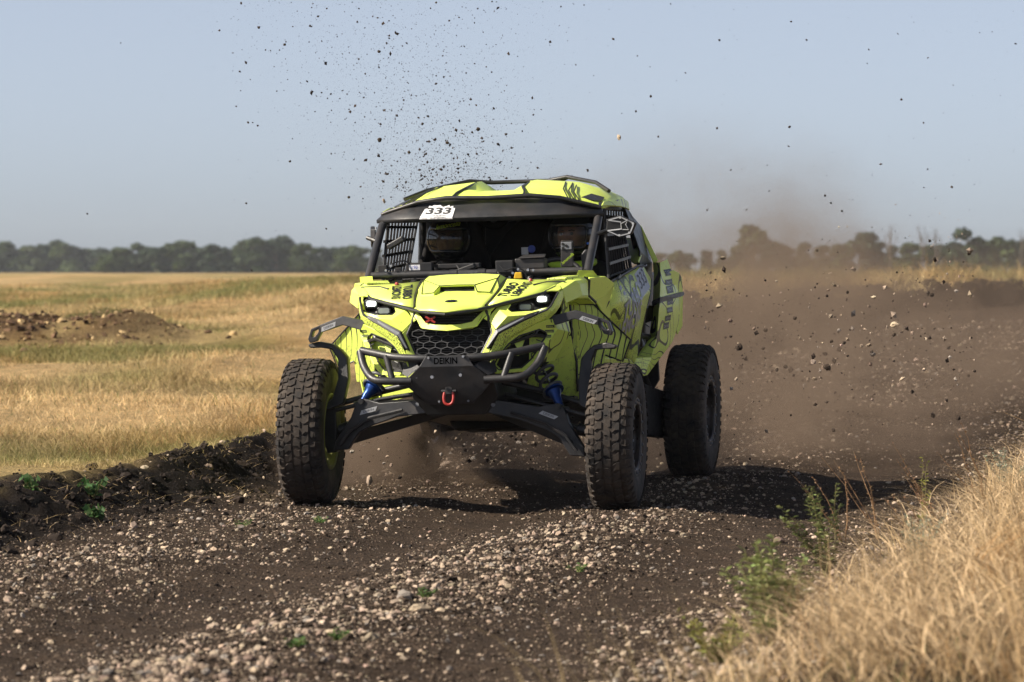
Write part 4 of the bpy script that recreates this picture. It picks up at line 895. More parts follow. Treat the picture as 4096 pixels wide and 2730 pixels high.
# seats
def seat(xc, mat):
    mb = MB()
    prof = [(-.25, 1.02), (-.27, .94), (-.24, .90), (0, .88), (.24, .90), (.27, .94), (.25, 1.02)]
    rows_ = [(1.06, .92, .95), (1.34, .90, .95), (1.50, 1.10, 1.0), (1.56, 1.35, .98), (1.60, 1.50, .78), (1.62, 1.60, .62)]
    return rows_
def make_seat(xc):
    pts = []; rows_ = [(1.00, .90, .24, .07), (1.20, .86, .25, .08), (1.36, .88, .26, .09), (1.42, 1.05, .26, .10), (1.46, 1.25, .25, .10), (1.49, 1.38, .20, .08), (1.51, 1.50, .165, .09), (1.53, 1.60, .15, .06)]
    for y_, z_, w_, wing in rows_:
        for t in (-1, -.72, 0, .72, 1):
            fwd = wing if abs(t) == 1 else 0.
            if z_ > 1.0: pts.append((xc + t * w_, y_ - fwd * 1.0, z_))
            else: pts.append((xc + t * w_, y_, z_ + fwd * .8))
    return part('seat', MB().add(pts, [(r_ * 5 + c_, r_ * 5 + c_ + 1, r_ * 5 + c_ + 6, r_ * 5 + c_ + 5) for r_ in range(7) for c_ in range(4)]), M_FAB, solid=.05, sub=1)
for xc in (-.33, .37):
    st = make_seat(xc)
    for q in (-.07, .07): part('harness_strap', MB().tube([(xc + q, 1.50, 1.36), (xc + q, 1.36, 1.33), (xc + q * .9, 1.27, 1.15), (xc + q * .5, 1.24, .98)], .018, 6), M_K, parent=st)
part('storage_bag', MB().prism([(-.17, 1.56, 1.28), (-.15, 1.56, 1.40), (-.06, 1.56, 1.52), (.03, 1.56, 1.60), (.20, 1.56, 1.60), (.26, 1.56, 1.50), (.26, 1.56, 1.15), (-.17, 1.56, 1.15)], (0, .14, 0)), M_FAB, bevel=.025, seg=3)
both('cab_dark_panel', lambda mb: mb.prism([(.22, 1.78, 1.17), (.60, 1.78, 1.17), (.57, 1.80, 1.66), (.22, 1.80, 1.66)], (0, .01, 0)), M_K)  # added dark panels, make the cab dark behind the helmets
part('air_hose', MB().tube([(-.20, 1.5, 1.62), (-.12, 1.48, 1.56), (-.06, 1.50, 1.58), (-.02, 1.6, 1.64)], .022, 10, .04), M_FAB, smooth=True)
# window nets on both sides
for s_ in (1, -1):
    rt = part('window_net', MB().tube([(s_ * .625, 1.02, 1.64), (s_ * .655, .95, 1.25), (s_ * .665, 1.66, 1.30), (s_ * .60, 1.70, 1.64), (s_ * .625, 1.02, 1.64)], .008, 6), M_K)
    for i in range(9):
        t = (i + .5) / 9; part('net_strap', MB().tube([(s_ * (.625 - .02 * t), 1.02 + .66 * t, 1.64), (s_ * (.657 + .01 * t), .96 + .69 * t, 1.26 + .04 * t)], .0075, 4), M_FAB, parent=rt)
    for i in range(4):
        t = (i + .6) / 4.4; part('net_band', MB().tube([(s_ * (.632 + .03 * t), 1.0 - .05 * t, 1.62 - .36 * t), (s_ * (.612 + .05 * t), 1.69, 1.62 - .31 * t)], .011, 4), M_K, parent=rt)
    for i in range(7):
        t = (i + .3) / 7; part('net_clip', MB().box((s_ * .636, 1.03 + .6 * t, 1.615), (.006, .014, .026)), M_CHR, parent=rt)
# mirrors: angled hexagonal plates outside the pillars
HXM = [(.694, 1.573), (.77, 1.593), (.858, 1.548), (.831, 1.485), (.761, 1.469), (.687, 1.504)]
for s_ in (1, -1):
    if s_ == 1:
        mp_ = [(x_, .72 + .02 * (x_ - .69) / .17, z_) for x_, z_ in HXM]
    else:
        mp_ = [(-.655 - (x_ - .687) * .22, .80 + (x_ - .687) * .9, z_ - .015) for x_, z_ in HXM]
    dp = (0, .03, 0) if s_ == 1 else (-.03, .02, 0)
    mr = part('side_mirror', MB().prism(mp_, dp), M_K, bevel=.006)
    c_ = Vector([sum(p[i] for p in mp_) / 6 for i in range(3)]); off = Vector((0, -.004, 0)) if s_ == 1 else Vector((.004, -.004, 0))
    def sh(p, k): return tuple(c_ + (Vector(p) - c_) * k + off)
    mb = MB()
    loop = [sh(p, .86) for p in mp_]
    for i in (0, 1, 2, 3): mb.tube([loop[i], loop[i + 1]], .0045, 4)
    if s_ == 1: mb.tube([loop[0], sh((.772, .73, 1.555), 1), sh((.775, .73, 1.515), 1), loop[5]], .0045, 4).tube([sh((.772, .73, 1.545), 1), sh((.812, .73, 1.565), 1), sh((.80, .73, 1.54), 1), sh((.815, .73, 1.51), 1), sh((.778, .73, 1.512), 1)], .0035, 4).tube([loop[3], loop[4], loop[5]], .0045, 4)
    part('mirror_rim', mb, M_SIL, parent=mr)
    for i in (1, 2, 3, 4): part('mirror_bolt', MB().tube([tuple(Vector(sh(mp_[i], .80))), tuple(Vector(sh(mp_[i], .80)) + off)], .007, 8), M_SIL, parent=mr)
    part('mirror_arm', MB().tube([(s_ * .635, .72, 1.49), (s_ * .69, .75, 1.51)], .012, 8), M_K, parent=mr)
# things fixed to the windscreen tube and dash
dev = part('tracker_box', MB().box((-.36, .62, 1.335), (.15, .06, .05)), M_K, bevel=.006); text_on('190', (-.385, .5892, 1.333), (1, 0, 0), (0, 0, 1), .018, M_BLUP, parent=dev); 
quad_on('sticker', .062, .03, (-.385, .5894, 1.333), (1, 0, 0), (0, 0, 1), M_WHT, dev, lift=.0)
part('dash_shelf', MB().prism([(-.47, .60, 1.305), (-.15, .60, 1.308), (-.14, .58, 1.27), (-.46, .58, 1.262)], (0, .12, .004)), M_PC, bevel=.006)
part('wire_tray', MB().box((-.14, .66, 1.335), (.24, .05, .03)).box((-.10, .60, 1.315), (.13, .05, .03), Matrix.Rotation(R(-18), 3, 'Y')), M_K, bevel=.008)
part('winch_box', MB().box((.305, .47, 1.335), (.17, .09, .060)), M_PC, bevel=.008)
part('winch_lid', MB().prism([(.245, .41, 1.363), (.395, .41, 1.366), (.385, .50, 1.382), (.255, .50, 1.38)], (0, 0, .006)), M_PC, bevel=.003)
part('relay_box', MB().box((.165, .44, 1.322), (.10, .07, .07)), M_K, bevel=.006)
for pts_ in ([(.14, .40, 1.33), (.17, .39, 1.30), (.22, .395, 1.315), (.28, .40, 1.30), (.29, .41, 1.25)], [(.125, .42, 1.31), (.13, .40, 1.28), (.17, .41, 1.27)], [(-.52, .5, 1.27), (-.50, .52, 1.36), (-.44, .58, 1.375), (-.40, .6, 1.35)], [(-.15, .62, 1.34), (-.12, .6, 1.30), (-.08, .6, 1.28)]): part('wire', MB().tube(pts_, .004, 6, .02), M_K)
for p in [(.245, .405, 1.305), (.30, .405, 1.30), (.33, .405, 1.298), (.215, .40, 1.285), (-.51, .42, 1.32), (-.48, .42, 1.345), (.2, .385, 1.262)]: part('bolt', MB().tube([p, (p[0], p[1] - .012, p[2])], .0075, 8), M_CHR)
part('strap_end', MB().prism([(.225, .36, 1.252), (.275, .36, 1.252), (.27, .36, 1.288), (.232, .36, 1.288)], (0, .01, 0)), M_YEL2, bevel=.006)
part('camera_mount', MB().box((-.545, .5, 1.325), (.05, .04, .05)).tube([(-.53, .5, 1.30), (-.48, .5, 1.27)], .012, 8).box((-.46, .52, 1.30), (.035, .03, .07)), M_K, bevel=.006)
part('dash_camera', MB().box((-.49, .60, 1.475), (.11, .04, .035), Matrix.Rotation(R(-28), 3, 'Y')), M_PC, bevel=.01)
ph = part('phone', MB().box((.475, .66, 1.385), (.072, .010, .148), Matrix.Rotation(R(2), 3, 'Y')), M_K, bevel=.006)
part('camera_bump', MB().box((.473, .652, 1.430), (.062, .006, .042)), M_GREY, parent=ph, bevel=.004)
for q in ((.454, 1.44), (.454, 1.418), (.474, 1.43)): part('camera_lens', MB().tube([(q[0], .650, q[1]), (q[0], .645, q[1])], .008, 10), M_DK, parent=ph)
text_on('lemoncella', (.478, .652, 1.358), (.75, 0, .62), (-.62, 0, .75), .018, plain('lime_print', (.45, .65, .03), .5), parent=ph, shear=.3, width=.085)
part('radio_bracket', MB().prism([(.55, .70, 1.29), (.60, .70, 1.30), (.60, .70, 1.40), (.57, .70, 1.41), (.545, .70, 1.38)], (0, .04, 0)), M_K, bevel=.008)
part('blue_handle', MB().tube([(.575, .75, 1.37), (.60, .75, 1.375), (.60, .75, 1.44), (.572, .75, 1.44)], .006, 6, .012), M_BLU, smooth=True)
part('steering_wheel', MB().tube([(.37 + .16 * math.cos(i * math.pi / 12), .86 + .06 * math.sin(i * math.pi / 12), 1.22 + .14 * math.sin(i * math.pi / 12)) for i in range(25)], .014, 8, caps=False).box((.37, .88, 1.22), (.28, .02, .03)).tube([(.37, .88, 1.22), (.37, .70, 1.14)], .02, 8), M_K, smooth=True)
part('badge_pair', MB().tube([(.155, 1.28, 1.425), (.155, 1.27, 1.425)], .022, 14), M_BLUP); part('data_label', MB().box((.115, 1.275, 1.415), (.04, .006, .042)), M_SIL)

# ---------------------------------------------------------------- bull bar
both('bull_bar', lambda mb: mb.tube([(.11, -.405, .835), (.16, -.405, .835), (.30, -.375, .845), (.505, -.26, .885)], .0215, 12, .06).tube([(.510, -.265, .880), (.486, -.31, .80), (.43, -.375, .735), (.38, -.40, .718), (.20, -.40, .715)], .0215, 12, .05).tube([(.345, -.362, .852), (.305, -.40, .722)], .018, 10), M_PC, smooth=True)
mb = MB(); PLT = [(.112, -.425, .848), (.150, -.428, .790), (.222, -.405, .728), (.230, -.395, .690), (.125, -.34, .588), (0, -.34, .583)]
pl = PLT + [mir(p) for p in PLT[:5]][::-1]
M_CUT = plain('cut_out', (.001, .001, .001), .9, spec=.0)
plate = part('bumper_plate', mb.add(pl, [(0, 1, 9, 10), (1, 2, 8, 9), (2, 3, 7, 8), (3, 4, 5, 6, 7)]), M_PC, solid=.010, bevel=.003)
both('plate_wing', lambda mb: mb.prism([(.150, -.425, .79), (.222, -.402, .735), (.262, -.36, .755), (.245, -.34, .825), (.19, -.36, .83)], (0, .008, 0)), M_PC, bevel=.003)
text_on('DEIKIN', (-.003, -.440, .818), (1, 0, 0), (0, -.05, 1), .034, M_CUT, parent=plate, target=plate, width=.128, bold=.02, lift=.0012)
for p in ((-.095, .838), (.096, .842), (-.078, .735), (.078, .742)): part('bolt', MB().tube([(p[0], -.43, p[1]), (p[0], -.444, p[1])], .009 if p[1] < .8 else .007, 10), M_CHR, parent=plate)
for p in ((-.17, .735), (.18, .742), (-.06, .60), (.10, .60)): part('rivet', MB().tube([(p[0], -.40 if p[1] > .7 else -.35, p[1]), (p[0], -.412 if p[1] > .7 else -.362, p[1])], .006, 8), M_GREY, parent=plate)
shk = part('tow_shackle', MB().tube([(-.022, -.385, .655), (-.028, -.395, .62), (-.022, -.40, .592), (0, -.40, .580), (.022, -.40, .592), (.028, -.395, .62), (.022, -.385, .655)], .008, 8, .012), M_RED, smooth=True)
part('shackle_pin', MB().tube([(-.04, -.385, .655), (.04, -.385, .655)], .010, 8).box((0, -.37, .665), (.035, .05, .05)), M_K, parent=shk)
# front bulkhead and chassis tub (the nose rides high)
part('bulkhead', MB().prism([(.20, -.30, .80), (-.20, -.30, .80), (-.24, -.22, .62), (-.16, -.2, .52), (.16, -.2, .52), (.24, -.22, .62)], (0, .55, 0)), M_K, bevel=.01)
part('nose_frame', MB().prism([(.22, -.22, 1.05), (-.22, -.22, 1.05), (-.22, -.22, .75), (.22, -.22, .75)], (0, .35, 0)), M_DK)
part('skid_plate', MB().prism([(.20, -.12, .560), (-.20, -.12, .560), (-.34, .3, .50), (-.34, 1.9, .36), (.34, 1.9, .36), (.34, .3, .50)], (0, 0, .03)), M_PC)
part('gearbox', MB().prism([(-.30, .9, .52), (.24, .9, .52), (.20, .9, .40), (-.26, .9, .40)], (0, 1.5, -.02)), M_DK, bevel=.03)
both('tub_side', lambda mb: mb.add([(.34, .3, .50), (.56, .41, .58), (.60, 1.7, .52), (.34, 1.9, .36)], [(0, 1, 2, 3)]), M_K, solid=.01)
# fender brackets
def bracket(mb):
    A = [(.52, -.10, 1.045), (.649, -.09, 1.073), (.776, -.08, 1.028), (.83, -.06, 1.005), (.846, -.05, .955), (.835, -.05, .935), (.806, -.05, .945), (.79, -.06, .985), (.764, -.085, .990), (.645, -.10, 1.025), (.52, -.12, .988)]
    mb.prism(A[:4] + A[7:], (0, .05, 0)); mb.prism([A[3], A[4], (.828, -.05, .955), (.815, -.06, .99)], (0, .05, 0)); mb.prism([A[4], A[5], A[6], (.800, -.055, .96), (.828, -.05, .958)], (0, .05, 0)); mb.prism([A[6], A[7], (.805, -.06, .982), (.815, -.055, .955)], (0, .05, 0))
def bracket(mb):
    mb.prism([(.52, -.10, 1.045), (.649, -.09, 1.073), (.778, -.08, 1.028), (.770, -.085, .988), (.645, -.10, 1.025), (.52, -.12, .988)], (0, .05, 0))
    O_ = [(.776, 1.0285), (.83, 1.006), (.848, .952), (.838, .930), (.800, .940), (.770, .989)]; I_ = [(.787, 1.008), (.816, .995), (.826, .966), (.818, .962), (.806, .966), (.788, .990)]
    O2 = [(x_, -.075, z_) for x_, z_ in O_]; I2 = [(x_, -.075, z_) for x_, z_ in I_]; O3 = [(x_, -.03, z_) for x_, z_ in O_]; I3 = [(x_, -.03, z_) for x_, z_ in I_]
    f_ = []
    for i in range(6):
        j = (i + 1) % 6; f_ += [(i, j, 6 + j, 6 + i), (12 + i, 12 + j, 18 + j, 18 + i), (i, j, 12 + j, 12 + i), (6 + i, 6 + j, 18 + j, 18 + i)]
    mb.add(O2 + I2 + O3 + I3, f_)
brs = both('fender_bracket', bracket, M_PC, bevel=.004)
for s_, b_ in zip((1, -1), brs):
    part('bracket_bolt', MB().tube([(s_ * .828, -.05, .945), (s_ * .828, -.068, .945)], .011, 10), M_GREY, parent=b_)
    d_ = Vector((.776 - .649, .01, 1.028 - 1.073)).normalized(); d_ = Vector((d_.x, d_.y, d_.z * s_)) if s_ == 1 else Vector((d_.x, -d_.y, -d_.z))
    oo = (s_ * .722, -.108, 1.017); quad_on('sticker', .085, .024, oo, d_, (0, 0, 1), M_SIL, b_, skew=.006); text_on('DEIKIN', oo, d_, (0, 0, 1), .014, M_INK, parent=b_, width=.055, lift=.003)
both('mudguard_arm', lambda mb: mb.prism([(.862, -.05, .900), (.80, -.045, .915), (.726, -.01, .900), (.685, .01, .868), (.650, .02, .825), (.641, .0, .708), (.655, -.07, .575), (.735, -.12, .540), (.745, -.12, .575), (.716, -.08, .605), (.703, .0, .708), (.708, .02, .815), (.738, -.01, .872), (.79, -.04, .880), (.850, -.05, .878)], (0, .055, 0)), M_PC, roll=False, bevel=.010, seg=3)
# lower arms, tie rods, shocks, axles
for s_ in (1, -1):
    zo = 0.0 if s_ == -1 else -.022
    AO = [(.015, -.2, .590), (.18, -.2, .602), (.44, -.12, .582), (.505, -.10, .598), (.548, -.09, .606), (.578, -.09, .585), (.607, -.10, .500), (.690, -.11, .372), (.700, -.11, .318), (.617, -.125, .326), (.556, -.12, .419), (.486, -.12, .458), (.334, -.15, .508), (.15, -.19, .530), (.015, -.2, .540)]
    AO = [(s_ * x_, y_, z_ + zo * min(1, max(0, (x_ - .1) / .5)) * 1.0 + (.012 if s_ == 1 else 0) * (x_ < .3)) for x_, y_, z_ in AO]
    la = part('lower_arm', MB().prism(AO, (0, .055, 0)), M_PC, roll=False, bevel=.006)
    part('arm_rib', MB().tube([(s_ * .30, -.175, .545 + zo * .4), (s_ * .49, -.150, .50 + zo), (s_ * .60, -.145, .43 + zo), (s_ * .66, -.14, .35 + zo)], .010, 6), M_PC, parent=la, roll=False)
    part('rear_leg', MB().prism([(s_ * .10, .20, .57), (s_ * .62, .0, .42 + zo), (s_ * .66, .0, .34 + zo), (s_ * .60, .02, .36 + zo), (s_ * .12, .22, .51)], (0, .04, 0)), M_PC, parent=la, roll=False, bevel=.005)
    part('pivot_bolt', MB().tube([(s_ * .548, -.09, .590 + zo), (s_ * .548, -.115, .590 + zo)], .016, 8), M_K, parent=la, roll=False)
    part('bolt', MB().tube([(s_ * .21, -.195, .578), (s_ * .21, -.215, .578)], .011, 8), M_GREY, parent=la, roll=False)
    part('arm_hole', MB().tube([(s_ * .622, -.115, .40 + zo), (s_ * .622, -.1265, .40 + zo)], .012, 12), M_DK, parent=la, roll=False)
    dd_ = (1, 0, .28 if s_ == -1 else -.36); oo = (s_ * .500, -.128, .540 + zo * .8); quad_on('sticker', .092, .022, oo, dd_, (0, 0, 1), M_SIL, la, skew=.008, roll=False); text_on('DEIKIN', oo, dd_, (0, 0, 1), .014, M_INK, parent=la, width=.060, roll=False, lift=.003)
    part('tie_rod', MB().tube([(s_ * .20, -.03, .64), (s_ * .45, -.03, .600 + zo), (s_ * .72, -.05, .535 + zo)], .012, 8).tube([(s_ * .52, -.035, .586 + zo), (s_ * .60, -.04, .567 + zo)], .018, 8), M_PC, roll=False, smooth=True)
    part('upper_arm', MB().tube([(s_ * .22, .10, .70), (s_ * .46, .05, .64), (s_ * .74, .0, .56)], .016, 8).tube([(s_ * .22, -.05, .70), (s_ * .46, .03, .645)], .016, 8), M_PC, roll=False, smooth=True)
    part('drive_shaft', MB().tube([(s_ * .18, .0, .58), (s_ * .40, 0, .53), (s_ * .70, 0, .43)], .013, 8).tube([(s_ * .63, 0, .447), (s_ * .66, 0, .439), (s_ * .69, 0, .43), (s_ * .74, 0, .42)], [.02, .034, .03, .045], 10).tube([(s_ * .64, 0, .445), (s_ * .655, 0, .441)], .034, 10), M_K, roll=False, smooth=True)
    # coil-over shock
    top, bot = Vector((s_ * .395, .10, .83)), Vector((s_ * .556, -.055, .585 + zo)); ax = (bot - top).normalized(); L_ = (bot - top).length
    sk = part('shock', MB().tube([tuple(top), tuple(top + ax * L_ * .62)], .0085, 10), M_CHR, roll=False, smooth=True)
    u1 = ax.orthogonal().normalized(); u2 = ax.cross(u1); pts = []
    for i in range(0, 91):
        t = i / 90; a_ = t * 5.2 * 2 * math.pi; pts.append(tuple(top + ax * (L_ * (-.16 + .86 * t)) + (u1 * math.cos(a_) + u2 * math.sin(a_)) * .054))
    part('spring', MB().tube(pts, .0095, 8), M_SPR, parent=sk, roll=False, smooth=True)
    part('spring_perch', MB().tube([tuple(top + ax * L_ * q) for q in (.66, .69, .70, .76, .80, .90)], [.060, .060, .042, .034, .026, .022], 16), M_BLU, parent=sk, roll=False, smooth=True, angle=30)
    part('shock_eye', MB().tube([tuple(top + ax * L_ * .86), tuple(bot)], [.026, .014], 10), M_BLU, parent=sk, roll=False, smooth=True)
    part('reservoir', MB().tube([tuple(top + ax * -.08), tuple(top + ax * .02)], .034, 12), M_K, parent=sk, roll=False, smooth=True)
    # rear suspension
    part('trailing_arm', MB().prism([(s_ * .52, 1.45, .60), (s_ * .58, 1.9, .66), (s_ * .66, 2.5, .58), (s_ * .70, 2.7, .45), (s_ * .66, 2.5, .30), (s_ * .58, 1.9, .34), (s_ * .52, 1.45, .48)], (s_ * .07, 0, 0)), M_K, roll=False, bevel=.015)
    part('rear_shock', MB().tube([(s_ * .52, 2.1, 1.15), (s_ * .64, 2.3, .62)], .05, 12).tube([(s_ * .55, 2.5, .95), (s_ * .62, 2.35, .60)], .03, 10), M_K, roll=False, smooth=True)
    part('mud_flap', MB().prism([(s_ * .66, 2.10, .92), (s_ * .73, 2.08, .92), (s_ * .74, 2.12, .66), (s_ * .70, 2.14, .60), (s_ * .66, 2.12, .70)], (0, .03, 0)), M_K, roll=False, bevel=.006)
    part('radius_rod', MB().tube([(s_ * .15, 2.6, .50), (s_ * .72, 2.66, .46)], .02, 8).tube([(s_ * .15, 2.6, .40), (s_ * .72, 2.66, .34)], .02, 8), M_K, roll=False, smooth=True)

# ---------------------------------------------------------------- wheels
def wheel(cx, cy_, cz, s_, spin, steer=0., rear=False):
    R0 = .3955
    m = Matrix.Translation((cx, cy_, cz)) @ Matrix.Rotation(steer, 4, 'Z') @ Matrix.Rotation(spin, 4, 'X') @ (Matrix.Identity(4) if s_ == 1 else Matrix.Rotation(math.pi, 4, 'Z'))
    rim = MB().lathe([(.205, -.105), (.212, -.112), (.205, -.118), (.188, -.112), (.182, -.06), (.170, .02), (.178, .075), (.186, .085)], 48, m)
    w_ = part('wheel', rim, M_RIM if s_ == 1 or rear else M_YB, roll=False, smooth=True)
    # beadlock ring, dished centre, spokes, hub, bolts
    part('beadlock_ring', MB().lathe([(.216, .088), (.220, .104), (.214, .112), (.184, .112), (.176, .104), (.176, .086)], 48, m, True), M_RIM, parent=w_, roll=False, smooth=True, angle=30)
    sp_ = MB()
    for i in range(8):
        a0 = i * math.pi / 4
        for dlt in (-.13, .13):
            q = Matrix.Rotation(a0 + dlt * .6, 4, 'X'); sp_.add(*[(lambda b: (b.v, b.f))(MB().box((.055, 0, .115), (.028, .020, .135)))][0], m @ q)
    part('spokes', sp_, M_RIM, parent=w_, roll=False, bevel=.004)
    part('hub', MB().lathe([(0, .075), (.030, .075), (.036, .068), (.058, .060), (.062, .03), (.062, -.02), (0, -.02)], 24, m), M_K, parent=w_, roll=False, smooth=True)
    part('brake_disc', MB().lathe([(.05, -.03), (.135, -.03), (.135, -.036), (.05, -.036)], 32, m, True), M_GREY if rear else M_K, parent=w_, roll=False)
    bl = MB()
    for i in range(20):
        a0 = i * math.pi / 10 + .08; c_ = Vector((0, math.cos(a0) * .199, math.sin(a0) * .199)); bl.add(*(lambda b: (b.v, b.f))(MB().tube([(.110, c_.y, c_.z), (.119, c_.y, c_.z)], .008, 6)), m)
    bo = part('ring_bolts', bl, M_GREY, parent=w_, roll=False); bo['kind'] = 'stuff'
    ty = part('tyre', MB().lathe([(r_, x_ * .86) for r_, x_ in [(.200, -.116), (.214, -.132), (.245, -.140), (.30, -.144), (.345, -.140), (.374, -.126), (.388, -.104), (.394, -.06), (R0, 0), (.394, .06), (.388, .104), (.374, .126), (.345, .140), (.30, .144), (.245, .140), (.214, .132), (.200, .116)]], 72, m), M_RUB, parent=w_, roll=False, smooth=True, angle=80)
    # tread: five staggered rows of lugs
    tb = MB(); n_ = 46; H = .0085; trn = random.Random(5)
    for row, (xc, wx, ph_, skew) in enumerate([(-.107, .050, 0, .10), (-.056, .047, .5, -.35), (0, .046, .15, .35), (.056, .047, .6, -.35), (.107, .050, .1, .10)]):
        for i in range(n_):
            wj = wx * (1.0 if i % 2 else (.84 if row in (0, 4) else .92)) * trn.uniform(.95, 1.05)
            a0 = 2 * math.pi * (i + ph_) / n_; half = math.pi / n_ * (.86 if row not in (0, 4) else .76) * trn.uniform(.92, 1.04)
            base_r = .3925 - (.006 if row in (0, 4) else 0)
            out = [(-.5, -.95), (-.12, -.6), (.5, -1), (.5, .75), (.12, 1.05), (-.5, .7)] if (i + row) % 2 else [(-.5, -.7), (.15, -1.05), (.5, -.75), (.5, .95), (-.1, .65), (-.5, 1)]
            ring = []
            for (rr, sc_) in ((base_r - .012, 1.06), (base_r + H, .93)):
                for px_, pa in out:
                    aa = a0 + half * pa * sc_ + skew * px_ * half * 1.6; x_ = (xc + px_ * wj * sc_) * .86
                    rj = rr - (.010 if row in (0, 4) and abs(x_) > .103 else 0); ring.append((x_, math.cos(aa) * rj, math.sin(aa) * rj))
            tb.add(ring, [tuple(range(6, 12))] + [(k, (k + 1) % 6, 6 + (k + 1) % 6, 6 + k) for k in range(6)], m)
            if row in (0, 4):     # shoulder lug running down the sidewall
                sg_ = 1 if row == 4 else -1; ring = []
                for (xx_, rr) in ((.116, .396), (.138, .380), (.147, .350), (.120, .350), (.105, .380)):
                    for pa in (-.62, .62): aa = a0 + half * pa; ring.append((sg_ * xx_ * .86, math.cos(aa) * rr, math.sin(aa) * rr))
                tb.add(ring, [(0, 1, 3, 2), (2, 3, 5, 4), (4, 5, 7, 6), (8, 9, 1, 0), (0, 2, 4, 6, 8), (9, 7, 5, 3, 1)], m)
    t_ = part('tread', tb, M_TRD, parent=ty if False else w_, roll=False, bevel=0); t_['kind'] = 'stuff'
    return w_
M_YB = plain('yellow_rim_back', (.13, .15, .02), .5, dust=.6)
wheel(.853, 0, .404, 1, .3, R(2)); wheel(-.853, 0, .420, -1, 1.1, R(2)); wheel(.853, 2.667, .462, 1, .7, rear=True); wheel(-.853, 2.667, .462, -1, .2, rear=True)
for s_, z_ in ((1, .404), (-1, .420)):
    part('knuckle', MB().prism([(s_ * .70, -.06, z_ + .13), (s_ * .76, -.06, z_ + .14), (s_ * .79, -.05, z_), (s_ * .75, -.06, z_ - .12), (s_ * .69, -.06, z_ - .11)], (0, .12, 0)), M_K, roll=False, bevel=.01)
